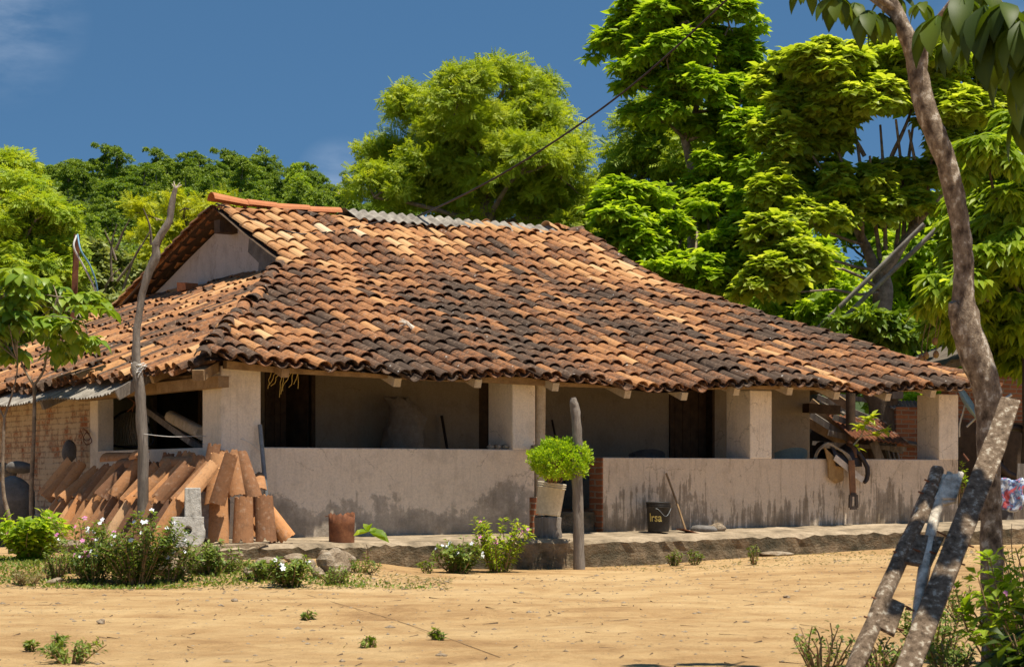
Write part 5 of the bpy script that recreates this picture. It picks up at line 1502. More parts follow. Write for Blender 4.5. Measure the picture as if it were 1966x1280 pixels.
# tall bright tree right of the middle
Y = 42.0
G = [(1230, 60, 60, 50), (1320, 40, 75, 48), (1400, 50, 60, 45), (1190, 95, 55, 45), (1280, 115, 70, 45), (1365, 120, 70, 45), (1430, 150, 48, 40), (1230, 165, 45, 30), (1330, 190, 50, 40), (1420, 200, 55, 40), (1250, 225, 55, 28), (1430, 265, 50, 40),
     (1350, 270, 40, 40), (1400, 330, 55, 40, -1), (1340, 380, 40, 30, -1), (1210, 405, 60, 45, -2.5), (1280, 470, 55, 40, -2.5), (1380, 420, 50, 40, -2), (1200, 480, 50, 35, -3), (1420, 480, 60, 50, -3), (1260, 540, 50, 30, -3.5), (1400, 560, 60, 40, -3.5), (1180, 430, 40, 30, -3.2), (1330, 530, 50, 32, -3.6)]
b = at(1332, 917, Y); b[2] = 0
tree('tree', 'tallest bright green tree with a slender pale trunk behind the roof', [b, at(1330, 700, Y), at(1332, 540, Y), at(1330, 440, Y), at(1332, 350, Y), at(1316, 270, Y), at(1298, 200, Y), at(1285, 130, Y)], [.18, .16, .13, .11, .10, .09, .08, .05], lobe_px(G, Y, .7), 'leaf_bright', 'bark_pale', 7000, .23, 'fold', 'whorl', per=15, limb_r=.045, droop=.42, width=1.2,
     forks=[([at(1318, 275, Y), at(1335, 215, Y), at(1350, 150, Y)], [.07, .06, .04])])
# umbrella shaped tree at right
Y = 38.5
G = [(1520, 165, 60, 45), (1600, 140, 70, 42), (1690, 130, 70, 40), (1780, 125, 65, 38), (1850, 165, 55, 40), (1910, 215, 45, 35), (1560, 225, 70, 40), (1650, 215, 75, 45), (1750, 195, 75, 42), (1840, 225, 60, 38), (1500, 280, 50, 40), (1570, 290, 55, 38), (1910, 290, 40, 40),
     (1500, 350, 40, 35), (1490, 400, 45, 40), (1560, 385, 50, 35), (1640, 365, 65, 32), (1730, 350, 60, 30), (1800, 345, 45, 28), (1560, 430, 50, 30, -1.2), (1650, 410, 55, 22), (1760, 400, 45, 20), (1480, 470, 50, 40, -2), (1530, 520, 45, 35, -2.2), (1480, 550, 45, 35, -2.4), (1830, 290, 35, 30)]
b = at(1690, 917, Y); b[2] = 0
fk = [([at(1692, 540, Y), at(1660, 470, Y + .2), at(1630, 410, Y + .3), at(1600, 380, Y)], [.13, .10, .08, .05]), ([at(1694, 530, Y), at(1720, 490, Y - .2), at(1760, 430, Y), at(1810, 370, Y)], [.12, .09, .07, .04])]
for x0, y0, x1, y1 in ((1640, 430, 1590, 240), (1655, 460, 1640, 235), (1700, 480, 1690, 240), (1720, 480, 1720, 230), (1735, 460, 1755, 225), (1750, 445, 1790, 230), (1690, 500, 1670, 300), (1770, 420, 1800, 250), (1640, 430, 1560, 300), (1745, 450, 1745, 250), (1712, 300, 1755, 200), (1660, 300, 1600, 210)):
    fk.append(([at(x0, y0, Y + .1), at((x0 + x1) / 2 + rng.normal(0, 6), (y0 + y1) / 2, Y + rng.normal(0, .3)), at(x1, y1, Y + rng.normal(0, .5))], [.045, .035, .022]))
tree('tree', 'umbrella shaped tree with a forked trunk and two tiers of leaves', [b, at(1692, 760, Y), at(1690, 650, Y), at(1694, 560, Y), at(1692, 520, Y)], [.24, .22, .20, .19, .15], lobe_px(G, Y, .6), 'leaf_umbrella', 'bark_pale', 7400, .22, 'broad', 'whorl', per=15, limbs=.6, limb_r=.035, droop=.25, width=1.3, forks=fk)
# mango tree on the right edge
Y = 33.5
G = [(1900, 330, 60, 45), (1970, 300, 60, 60), (1880, 420, 55, 45), (1960, 420, 70, 60), (1860, 500, 50, 40), (1930, 520, 75, 50), (1840, 570, 55, 40), (1920, 610, 70, 45), (1810, 625, 40, 30), (2000, 560, 70, 70), (2020, 400, 70, 70), (1870, 640, 45, 30), (2040, 650, 70, 50), (1950, 690, 40, 30)]
b = at(1990, 917, Y); b[2] = 0
mg = tree('tree', 'mango tree with long drooping leaves at the right edge', [b, at(1985, 760, Y), at(1980, 620, Y), at(1965, 480, Y)], [.22, .2, .16, .08], lobe_px(G, Y, .6), 'leaf_mango', 'bark_dark', 3800, .30, 'long', 'whorl', per=13, limb_r=.05, droop=.8, width=1.25)
for i, (px, py) in enumerate(((1768, 688), (1778, 682), (1797, 680), (1840, 655), (1795, 655))):
    q = at(px, py, 33.2); m = MB(); lathe(m, q - UP * .065, UP, [(.001, 0), (.03, .008), (.048, .04), (.05, .07), (.035, .11), (.012, .13), (.001, .132)], 12); r_ = m.build('mango', MAT['mango_skin'], origin=q + UP * .06)
    m = MB(); tube(m, [q + UP * .06, q + UP * .3 + np.array([.03, 0, 0]), q + UP * .55 + np.array([.08, 0, 0])], .006, 5); m.build('stalk', MAT['wood_brown'], r_)
    tag(r_, ['red mango hanging lowest at the left of the bunch', 'red mango hanging in the middle of the bunch', 'red green mango right of the bunch over the roof', 'green mango hanging alone beside the big trunk', 'small green mango hanging above the bunch'][i], 'mango', 'mangoes hanging over the roof')
# trees filling behind the house
def backtree(px, top, Y, w, label, mat, n=9000, size=.26, kind='small', bottom=None, mode='spray', grp=None, per=12):
    k = Y / FPX; base = at(px, 917, Y); base[2] = max(-.1, float(hill_z(base[0], base[1])) if Y > 64 else gz(base[0], base[1]))
    zt_ = HC + (HY - top) * k; hh = zt_ - base[2]; L_ = []; wr = w * k / 2
    zb_ = (HC + (HY - bottom) * k) if bottom else base[2] + hh * .3
    for i in range(13):
        z_ = zb_ + (zt_ - zb_) * (i + .5) / 13.5
        f = math.sin(math.pi * min(1, .22 + .72 * (i + .5) / 13)) ** .7
        L_.append((np.array([base[0] + rng.uniform(-.75, .75) * wr * f, Y + rng.uniform(-.7, .7) * wr * f, z_]), np.array([wr * .48, wr * .48, (zt_ - zb_) * .17]) * rng.uniform(.75, 1.15)))
    return tree('tree', label, [base, base + np.array([.1, 0, hh * .3]), base + np.array([-.05, 0, hh * .55]), base + np.array([0, 0, hh * .8])], [.2, .17, .12, .05], L_, mat, 'bark_dark', n, size, kind, mode, per=per, limb_r=.05, group=grp)
backtree(1225, 225, 56, 320, 'pale green airy tree between the gold one and the tallest one', 'leaf_gold', 14000, .30, 'feather', 560)
backtree(1290, 400, 50, 280, 'lower bright bush of leaves under the tallest tree', 'leaf_bright', 12000, .24, 'fold', 640)
backtree(1450, 340, 47, 240, 'dark shaded tree between the tallest and the umbrella tree', 'leaf_bright', 12000, .26, 'fold', 660)
backtree(1390, 470, 58, 330, 'yellow green bush glowing behind the right roof slope', 'leaf_gold', 9000, .26, 'small', 700)
backtree(1560, 480, 44, 220, 'dark leafy tree behind the pale pipes', 'leaf_bright', 11000, .26, 'fold', 700)
backtree(1800, 430, 46, 260, 'deep green tree behind the umbrella tree trunk', 'leaf_bright', 14000, .26, 'fold', 760)
backtree(1680, 395, 56, 360, 'bright bush low behind the forked trunk', 'leaf_lit', 20000, .24, 'small', 780)
backtree(1965, 290, 60, 280, 'blue green tree at the far right behind the mango tree', 'leaf_hill', 9000, .3, 'small', 640)
backtree(2120, 250, 50, 300, 'dark tree beyond the right edge of the yard', 'leaf_deep', 7000, .3, 'small', 700)
backtree(1830, 640, 41, 180, 'dark dense shrub just behind the brick shed roof', 'leaf_bright', 9000, .16, 'small', 800)
backtree(1080, 470, 62, 260, 'green tree low behind the right end of the ridge', 'leaf_hill', 7000, .3, 'small', 640)
# left hand trees
Y = 38.0
G = [(25, 330, 45, 28), (-20, 340, 60, 40), (40, 380, 65, 35), (-30, 420, 80, 50), (70, 420, 55, 35), (30, 470, 75, 40), (100, 490, 50, 35), (-40, 520, 90, 60), (50, 540, 75, 45), (115, 545, 45, 35), (10, 610, 80, 50), (90, 610, 55, 45), (40, 680, 80, 50), (115, 670, 50, 40)]
b = at(-30, 917, Y); b[2] = .05
tree('tree', 'large bright feathery tree at the left edge behind the saplings', [b, at(-20, 720, Y), at(0, 560, Y), at(10, 400, Y)], [.22, .2, .15, .06], lobe_px(G, Y, .8), 'leaf_lit', 'bark_pale', 17000, .21, 'feather', per=18, limb_r=.06, droop=.5)
Y = 43.0
G = [(300, 420, 48, 30), (355, 400, 45, 25), (385, 440, 40, 28), (290, 455, 35, 22), (330, 470, 50, 30), (380, 490, 40, 30), (420, 400, 30, 20), (335, 520, 45, 28), (300, 500, 30, 22)]
b = at(345, 917, Y); b[2] = .05
tree('tree', 'sparse yellow leaved tree with bare twigs beside the gable', [b, at(340, 620, Y), at(345, 520, Y), at(350, 430, Y)], [.14, .12, .09, .05], lobe_px(G, Y, .5), 'leaf_yellow', 'bark_pale', 3000, .17, 'feather', per=8, limb_r=.045, spread=.8)
Y = 39.0
G = [(190, 500, 50, 30), (240, 540, 50, 35), (180, 560, 50, 35), (150, 530, 40, 30), (260, 590, 50, 30), (200, 610, 55, 35), (130, 600, 45, 40), (300, 560, 40, 30), (150, 650, 50, 40)]
b = at(200, 917, Y); b[2] = .05
ot = tree('shrub', 'olive green shrub with bare pale twigs behind the left roof slope', [b, at(205, 700, Y), at(210, 590, Y), at(215, 520, Y)], [.12, .1, .07, .04], lobe_px(G, Y, .6), 'leaf_olive', 'bark_pale', 9000, .15, 'small', per=12, limb_r=.05, cat='shrub')
m = MB()
for x0, y0, x1, y1 in ((215, 540, 225, 430), (222, 480, 250, 420), (222, 500, 200, 440), (260, 560, 300, 500), (225, 540, 270, 470), (235, 560, 290, 440), (290, 470, 275, 400), (200, 560, 232, 515)):
    limb(m, at(x0, y0, Y - .8), at(x1, y1, Y - 1), .03, .008, .15)
m.build('bare_twigs', MAT['bark_pale'], ot)
backtree(80, 480, 50, 320, 'dense green tree filling the left behind the feathery tree', 'leaf_hill', 12000, .26, 'small', 760)
backtree(330, 500, 52, 300, 'dense green tree low behind the left gable', 'leaf_hill', 11000, .26, 'small', 760)
backtree(-160, 330, 48, 300, 'green tree beyond the left edge of the picture', 'leaf_bright', 5000, .3, 'small', 760)

# trees on the hill: six kinds, copied
HT = []
def hilltree(i, w, h, n, mat):
    L_ = []
    for k in range(8):
        z_ = h * (.26 + .66 * (k + .5) / 8); f = math.sin(math.pi * (.2 + .7 * (k + .5) / 8))
        L_.append((np.array([rng.uniform(-.6, .6) * w * f * .5, rng.uniform(-.6, .6) * w * f * .5, z_]), np.array([w * .3, w * .3, h * .13])))
    t = thing('tree', (0, 0, 0), 'green tree among the wood covering the far hill', 'tree', 'trees on the hillside')
    m = MB(); tube(m, [np.zeros(3), np.array([.1, 0, h * .45]), np.array([-.05, .1, h * .85])], [.16, .12, .04], 6, .05)
    for c, r in L_[::2]: limb(m, np.array([.08, 0, h * .4]), c, .06, .02, sides=4, n=3)
    m.build('trunk', MAT['bark_pale'], t)
    lf = MB(); sprays(lf, subclumps(L_, 9), int(n * 2), .20, 'small', .3, .7, 1.6); lf.build('crown', MAT[mat], t)
    return t
for i, (w, h, n, mt) in enumerate([(5.5, 6.0, 3600, 'leaf_hill'), (4.6, 5.2, 3200, 'leaf_hill'), (5.0, 7.2, 3200, 'leaf_hill'), (6.2, 5.4, 4200, 'leaf_deep'), (4.5, 6.4, 2600, 'leaf_lit'), (3.6, 7.0, 1300, 'leaf_hill')]):
    HT.append(hilltree(i, w, h, n, mt))
hn = 0; used_ = [0] * 6; pts_ = []
tries = 0
while hn < 285 and tries < 20000:
    tries += 1
    y = rng.uniform(78, 284); px = rng.uniform(-120, 780) if rng.random() < .9 else rng.uniform(780, 1250)
    x = (px - CX) / FPX * y
    dmin = 2.0 + y * .006
    if any((x - a) ** 2 + (y - b_) ** 2 < dmin ** 2 for a, b_ in pts_): continue
    pts_.append((x, y)); k = int(rng.choice(6, p=[.26, .24, .14, .16, .14, .06])); hn += 1
    s_ = rng.uniform(.65, 1.1) * (.60 + y / 1100); loc = (x, y, float(hill_z(x, y)) - .2)
    if not used_[k]: o = HT[k]; used_[k] = 1; o.location = loc; o.rotation_euler = (0, 0, rng.uniform(0, 6)); o.scale = (s_, s_, s_)
    else: copy_tree(HT[k], loc, rng.uniform(0, 6), s_)
for px, h_, w_ in ((400, .8, 1.2), (428, 1.15, 1.0), (455, .7, .9), (508, 1.2, 1.0), (530, 1.0, .9), (560, .85, .8), (575, .9, .7), (605, .85, .6), (658, 1.0, .6), (672, .9, .6), (95, .7, .9), (120, .8, .8), (330, .7, 1.0), (230, .6, .9)):
    y = 262; x = (px - CX) / FPX * y
    copy_tree(HT[5 if px > 500 else 2], (x, y, float(hill_z(x, y)) - .3), rng.uniform(0, 6), (w_ * .95, w_ * .95, h_ * .85), 'slender tree standing on the crest of the far hill', 'trees on the hill crest')
for i, (px, py, r_) in enumerate(((602, 388, 1.3), (612, 390, .9), (642, 385, 1.5), (652, 388, 1.0))):
    p = at(px, py, 258); m = MB(); zz = float(hill_z(p[0], p[1])); blob(m, np.array([p[0], p[1], max(zz, p[2] - .5)]), (r_, r_, r_ * .9), 80 + i); o = m.build('boulder', MAT['rock'], origin=np.array([p[0], p[1], zz]))
    tag(o, ['pale boulder on the hill crest, leftmost of four', 'small pale boulder on the hill crest beside the leftmost', 'largest pale boulder on the hill crest', 'pale boulder on the hill crest, rightmost of four'][i], 'boulder', 'boulders on the hill crest')
cl_ = []                                                # the thicket between the hill trees
for k in range(1300):
    y = rng.uniform(72, 272); px = rng.uniform(-150, 820) if k % 5 else rng.uniform(820, 1300); x = (px - CX) / FPX * y
    r_ = rng.uniform(.9, 1.9) * (.6 + y / 500); cl_.append((np.array([x, y, float(hill_z(x, y)) + r_ * .2]), np.array([r_ * 1.2, r_ * 1.2, r_])))
lf = MB(); sprays(lf, cl_, 130000, .32, 'small', .3, .7, 1.5); tag(lf.build('undergrowth', MAT['leaf_hill']), kind='stuff')
b = at(1690, 800, 35.3)
m = MB(); tube(m, [np.array([b[0] + .15, 35.3, -.1]), at(1700, 800, 35.3), at(1682, 750, 35.3), at(1672, 690, 35.4)], [.32, .27, .24, .22], 10, .05, sub=3)
tk = thing('tree', np.array([b[0] + .15, 35.3, 0]), 'thick dark tree trunk seen through the last veranda bay', 'tree'); m.build('trunk', MAT['bark_dark'], tk)
lf = MB(); sprays(lf, subclumps([(at(1660, 640, 36.2), np.array([.8, .7, .4])), (at(1720, 655, 36.5), np.array([.8, .7, .35]))], 10), 2500, .2, 'fold'); lf.build('crown', MAT['leaf_deep'], tk)

# ------------------------------------------------------------------ small plants
def flower(name, p, nrm_, r, mat, parent):
    m = MB(); nrm_ = nz(nrm_); _, s, t = frame_of(nrm_)
    for k in range(5):
        a = k * 1.2566 + rng.uniform(0, .3); d = s * math.cos(a) + t * math.sin(a); w = np.cross(nrm_, d)
        m.add(np.array([p, p + d * r * .6 + w * r * .36 + nrm_ * r * .1, p + d * r, p + d * r * .6 - w * r * .36 + nrm_ * r * .1]), [[0, 1, 2, 3]], False)
    return m.build(name, MAT[mat], parent)

def bush(name, label, cat, base, r, nstem, nleaf, lmat, size, kind='fold', flowers=(), group=None, lean=(0, 0), smat='wood_brown', low=.0, width=1.0, fr=.026, per=9):
    base = np.asarray(base, float)
    t = thing(name, base, label, cat, group); rx, ry, h = r
    sm_, lf = MB(), MB(); tips = []
    for i in range(nstem):
        a = rng.uniform(0, 6.28); k = rng.uniform(.15, 1) ** .6; hh = h * rng.uniform(.55, 1.0) * (1 - .35 * k)
        e = base + np.array([math.cos(a) * rx * k + lean[0] * hh, math.sin(a) * ry * k + lean[1] * hh, hh])
        b0 = base + np.array([math.cos(a) * rx * .25 * k, math.sin(a) * ry * .25 * k, -.02])
        mid = (b0 + e) / 2 + rng.normal(0, .03, 3) + UP * h * .06
        tube(sm_, [b0, mid, e], [.006, .005, .003], 5, cap=False, sub=2)
        tips.append((b0, mid, e))
    sm_.build('stem', MAT[smat], t)
    ti = rng.integers(0, nstem, nleaf); q = rng.uniform(low, 1.04, nleaf) ** .75
    B, M_, E_ = (np.array([x[k] for x in tips])[ti] for k in range(3))
    q_ = q[:, None]; P = B * (1 - q_) ** 2 + 2 * M_ * q_ * (1 - q_) + E_ * q_ ** 2
    dr_ = nz(E_ - B); side = rdir(nleaf); side = nz(side - dr_ * (side * dr_).sum(1, keepdims=True))
    P = P + side * (rx * .07) * rng.uniform(0, 1, (nleaf, 1))
    leaves(lf, P, side + dr_ * .45 + rdir(nleaf) * .3, dr_ + UP * .5 + rdir(nleaf) * .4, rng.uniform(.65, 1.2, nleaf) * size, kind, None, width)
    lf.build('foliage', MAT[lmat], t)
    for mat, n_ in flowers:
        for k in range(n_):
            b0, mid, e = tips[rng.integers(0, nstem)]
            p = e + rng.normal(0, .012, 3) + UP * .015 if rng.random() < .6 else mid * .4 + e * .6 + np.array([rng.normal(0, .03), -.05, .03])
            flower('flower', p, np.array([rng.normal(0, .4), -.8, .6]), fr * rng.uniform(.8, 1.2), mat, t)
    return t

def gpb(px, py): return gp(px, py)
bush('flowering_bush', 'largest white flowered bush before the leaning clay tiles', 'bush', gpb(262, 1122), (.50, .34, .84), 60, 3300, 'leaf_weed', .058, flowers=(('flower_white', 20),))
bush('flowering_bush', 'straggly white flowered stems right of the largest bush', 'bush', gpb(330, 1116), (.26, .25, .50), 18, 620, 'leaf_weed', .055, flowers=(('flower_white', 5),), lean=(.35, 0))
bush('flowering_bush', 'low bush with pink and white flowers left of the largest bush', 'bush', gpb(180, 1118), (.30, .25, .48), 30, 1500, 'leaf_weed', .05, flowers=(('flower_pink', 6), ('flower_white', 3)))
bush('flowering_bush', 'dark leafy bush with two pink flowers under the saplings', 'bush', gpb(60, 1075), (.42, .35, .62), 36, 1500, 'leaf_bright', .10, flowers=(('flower_pink', 4),), width=1.3)
bush('flowering_bush', 'leggy pink and white flowered stems behind the left bed', 'bush', gpb(150, 1098), (.40, .3, .70), 18, 520, 'leaf_weed', .06, flowers=(('flower_pink', 5), ('flower_white', 4)), lean=(.15, 0))
bush('weed', 'tall leafy weed between the largest bush and the footing', 'weed', gpb(405, 1100), (.30, .25, .38), 22, 800, 'leaf_weed', .06)
bush('weed', 'trailing green weed before the flat ochre stones', 'weed', gpb(505, 1112), (.34, .2, .22), 24, 700, 'leaf_weed', .05)
bush('weed', 'feathery pale green weed beside the pink and white bush', 'weed', gpb(108, 1112), (.15, .15, .36), 18, 700, 'leaf_weed', .03, 'small')
bush('weed', 'low grey green tuft at the front of the left bed', 'weed', gpb(48, 1122), (.2, .15, .17), 22, 600, 'grass_dry', .04, 'small', width=.4)
bush('flowering_bush', 'low white flowered plant among the stones', 'plant', gpb(557, 1126), (.26, .22, .36), 26, 1100, 'leaf_weed', .055, flowers=(('flower_white', 5),))
bush('flowering_bush', 'white flowered bush at the foot of the porch slab', 'bush', gpb(878, 1100), (.30, .20, .48), 36, 1250, 'leaf_weed', .062, flowers=(('flower_white', 11),))
bush('flowering_bush', 'pink flowered bush leaning against the porch slab', 'bush', gpb(955, 1098), (.40, .24, .80), 34, 1350, 'leaf_lit', .066, flowers=(('flower_pink', 12),))
bush('weed', 'small green plant at the slab foot left of the white flowered bush', 'weed', gpb(818, 1100), (.12, .1, .16), 8, 90, 'leaf_weed', .06)
sd = bush('seedling', 'lone seedling with three broad leaves before the rusty can', 'seedling', gpb(708, 1082), (.05, .05, .34), 3, 8, 'leaf_bright', .04, 'fold')
m = MB(); b = gpb(708, 1082) + UP * .36
leaves(m, np.array([b] * 7), np.array([[1, -.3, -.15], [-1, -.4, -.1], [.2, -.6, .8], [-.4, .2, .7], [.8, .5, .2], [1, -.2, -.35], [-.6, -.6, .1]]), np.array([[0, -.5, 1]] * 7), np.array([.22, .18, .14, .12, .16, .26, .14]), 'broad', None, 1.2); m.build('leaves', MAT['leaf_bright'], sd)
for i, (px, py, rx, h, lab) in enumerate([(640, 1120, .22, .20, 'low weed clump right of the large stone'), (1207, 1084, .13, .22, 'small weed at the slab foot, first right of the post'), (1292, 1086, .14, .26, 'small weed at the slab foot below the pail'),
                                      (1333, 1084, .12, .22, 'small weed at the slab foot below the hoe'), (1448, 1084, .10, .30, 'wispy weed standing alone in the dirt right of the hoe'), (1602, 1052, .16, .34, 'wispy weed growing from the slab below the saddle'),
                                      (1055, 1088, .05, .22, 'thin upright weed between slab and wooden post'), (1160, 1076, .10, .10, 'low weed at the right foot of the wooden post'), (690, 1098, .25, .18, 'low green weeds below the seedling'),
                                      (430, 1096, .28, .17, 'low green weeds between the two left stones'), (840, 1228, .05, .09, 'tiny sprout in the open dirt right of the middle'), (715, 1242, .07, .07, 'tiny sprout in the dirt at the bottom middle'),
                                      (592, 1188, .05, .07, 'tiny sprout in the dirt left of the middle'), (60, 1250, .05, .09, 'tiny sprout in the dirt at the far left'), (135, 1272, .22, .16, 'low leafy weed at the bottom left corner'), (118, 1240, .06, .08, 'tiny sprout just behind the bottom left weed')]):
    bush('weed', lab, 'weed', gp(px, py), (rx, rx * .8, h), max(5, int(rx * 90)), int(60 + rx * 2200), 'leaf_weed', .035 if h < .4 else .05, 'small', group='weeds in the yard', width=.8)
# foreground weeds round the leaning ladder
for i, (px, py, rx, h, n_, lab) in enumerate([(1580, 1300, .20, .34, 380, 'wispy weed left of the leaning ladder at the bottom edge'), (1690, 1300, .16, .30, 380, 'wispy weed under the leaning ladder at the bottom edge'),
                                         (1800, 1262, .26, .42, 1400, 'dense feathery weed between the thick plank and the trunk'), (1845, 1190, .16, .30, 300, 'thin weed left of the trunk behind the feathery one'), (1815, 1310, .22, .3, 700, 'low weed at the bottom edge beside the trunk')]):
    bush('weed', lab, 'weed', gp(px, min(py, 1330)), (rx, rx, h), 22, n_, 'leaf_weed', .034, 'small', group='weeds under the leaning ladder')
q = gp(1975, 1330)
bush('flowering_bush', 'shaded bush with purple flowers right of the big trunk', 'bush', q, (.36, .3, .85), 40, 1500, 'leaf_bright', .075, flowers=(('flower_pink', 7),), fr=.02, width=1.1)
q = gp(1890, 1335)
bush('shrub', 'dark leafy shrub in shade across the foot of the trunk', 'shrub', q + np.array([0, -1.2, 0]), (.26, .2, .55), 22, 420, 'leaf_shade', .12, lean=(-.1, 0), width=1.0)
m = MB(); bt = bpy.data.objects.new('dry_twigs', None)
q = gp(1960, 1180); tw = thing('dry_twigs', q, 'bare dry twigs rising behind the purple flowered bush', 'twigs')
for k in range(9):
    e = q + np.array([rng.normal(0, .16), rng.normal(0, .1), rng.uniform(.35, .7)]); limb(m, q + rng.normal(0, .03, 3), e, .006, .002, .2, sides=4)
m.build('branches', MAT['wood_dark'], tw)

# ------------------------------------------------------------------ ground cover, litter, stones
def scatter(n, x0, x1, y0, y1):
    return np.stack([rng.uniform(x0, x1, n), rng.uniform(y0, y1, n)], 1)
m = MB(); P = scatter(30000, -7, -.7, 19.2, 23.6)
dn = np.sin(P[:, 0] * 2.3 + 1) * np.sin(P[:, 1] * 2.9) + .5 * np.sin(P[:, 0] * 5.1) * np.sin(P[:, 1] * 6.3 + 1)
keep = (rng.uniform(-1.2, 1.2, len(P)) < dn + .25) & (P[:, 1] < 21.6 + .55 * (-3.8 - P[:, 0]).clip(-3, 3) + .0) & (P[:, 1] > 19.3 + .25 * np.sin(P[:, 0] * 2.1))
keep &= (P[:, 0] < -1.4) | (rng.random(len(P)) < .3)
P = P[keep]; P3 = np.column_stack([P, g(P[:, 0], P[:, 1]) + .005])
dd = rdir(len(P3)); dd[:, 2] = abs(dd[:, 2]) * .9 + .15
leaves(m, P3, dd, rdir(len(P3)) + UP, rng.uniform(.02, .055, len(P3)), 'small', None, .9)
tag(m.build('ground_cover', MAT['leaf_weed']), kind='stuff')
m = MB()                                                # dry grass and litter on the bank and along the slab
P = np.concatenate([scatter(5000, -7, -.6, 19.1, 21.5), scatter(2200, 1, 7.5, 23.8, 27.2), scatter(10, -5, 5, 11, 19)])
P3 = np.column_stack([P, g(P[:, 0], P[:, 1]) + .003]); dd = rdir(len(P3)); dd[:, 2] = abs(dd[:, 2]) * .35
k3 = (rng.random(len(P)) < .75)
leaves(m, P3[k3], dd[k3], rdir(k3.sum()) + UP, rng.uniform(.02, .06, k3.sum()), 'small', None, .35)
tag(m.build('dry_grass', MAT['grass_dry']), kind='stuff')
m = MB()
OCT = np.array([[1, 0, 0], [-1, 0, 0], [0, 1, 0], [0, -1, 0], [0, 0, 1], [0, 0, -.6]], float); OF = np.array([[0, 2, 4], [2, 1, 4], [1, 3, 4], [3, 0, 4], [2, 0, 5], [1, 2, 5], [3, 1, 5], [0, 3, 5]])
P = np.concatenate([scatter(2600, -5, 5.5, 10.2, 23), scatter(900, -6.5, -.6, 19, 21), scatter(700, 1.0, 7, 23, 26.6)])
for x, y in P:
    r_ = min(.003 + rng.exponential(.0040), .026)
    m.add(OCT * np.array([r_ * rng.uniform(.7, 1.6), r_ * rng.uniform(.7, 1.3), r_ * .6]) * rng.uniform(.8, 1.2, (6, 1)) + np.array([x, y, gz(x, y) + r_ * .15]), OF, False, rng.random())
tag(m.build('pebbles', MAT['rock']), kind='stuff')
m = MB()                                                # dark crumbs, twigs and bits of bark
P = np.concatenate([scatter(700, -5, 5.5, 10.2, 23), scatter(400, -6.5, -.6, 19, 20.5)])
for x, y in P:
    a = rng.uniform(0, 3.14); L_ = min(.010 + rng.exponential(.018), .16); d = np.array([math.cos(a), math.sin(a), 0]); p = np.array([x, y, gz(x, y) + .004])
    w = np.array([-d[1], d[0], 0]) * rng.uniform(.003, .007)
    m.add(np.array([p - d * L_ - w, p - d * L_ + w, p + d * L_ + w * .6 + UP * rng.uniform(0, .015), p + d * L_ - w * .6 + UP * .004]), [[0, 3, 2, 1]], False)
tag(m.build('litter', MAT['wood_dark']), kind='stuff')
ROCKS = [(332, 1104, .16, .10, 'wide brown stone at the foot of the largest flowering bush'), (386, 1098, .105, .115, 'round brown stone standing right of the wide brown one'), (487, 1103, .12, .055, 'flat reddish stone left of the low white flowered plant'),
         (640, 1104, .175, .165, 'largest pale boulder at the right end of the stone bed'), (608, 1108, .085, .06, 'small brown stone just left of the largest boulder'), (662, 1084, .14, .09, 'broad stone behind the largest boulder'), (565, 1078, .13, .06, 'flat ochre stone behind the low white flowered plant'),
         (520, 1084, .16, .05, 'long flat ochre stone under the slab edge'), (450, 1078, .10, .07, 'pale stone among the weeds below the standing tiles'), (622, 1072, .08, .06, 'small pointed stone behind the largest boulder'), (596, 1088, .07, .05, 'small pale stone between the plant and the boulder'),
         (193, 1197, .035, .022, 'small pale stone lying alone in the dirt at left'), (105, 1120, .09, .035, 'flat pale stone at the front of the left bed'), (450, 1154, .03, .02, 'small dark stone in the dirt before the stone bed'), (1212, 1068, .15, .05, 'flat earthy stone at the slab foot right of the wooden post'),
         (1275, 1072, .14, .05, 'flat earthy stone at the slab foot below the pail'), (1385, 1068, .16, .05, 'flat earthy stone at the slab foot right of the hoe'), (1490, 1066, .25, .04, 'broad flat rock sunk in the dirt below the right wall'), (1585, 1052, .08, .04, 'small brown stone by the wispy weed on the slab'), (1511, 1147, .035, .015, 'dark flat pebble in the open dirt at right'),
         (1872, 1037, .05, .07, 'white broken stone beside the big trunk')]
for i, (px, py, rx, rz, lab) in enumerate(ROCKS):
    p = gp(px, py); m = MB(); blob(m, p + UP * rz * .62, (rx, rx * rng.uniform(.7, .95), rz), 200 + i, 16, 11, .16, False, rot=rng.uniform(0, 3))
    o = m.build('stone', MAT['rock'], origin=p); tag(o, lab, 'stone', 'stones in the yard')
p0, p1 = gp(590, 1142), gp(960, 1262); m = MB(); tube(m, [p0 + UP * .004, gp(740, 1185) + UP * .004, gp(850, 1222) + UP * .004, p1 + UP * .004], .0022, 4, sub=6); o = m.build('thin_cord', MAT['wood_brown'], origin=p0); tag(o, 'thin dark cord lying across the open dirt', 'cord')

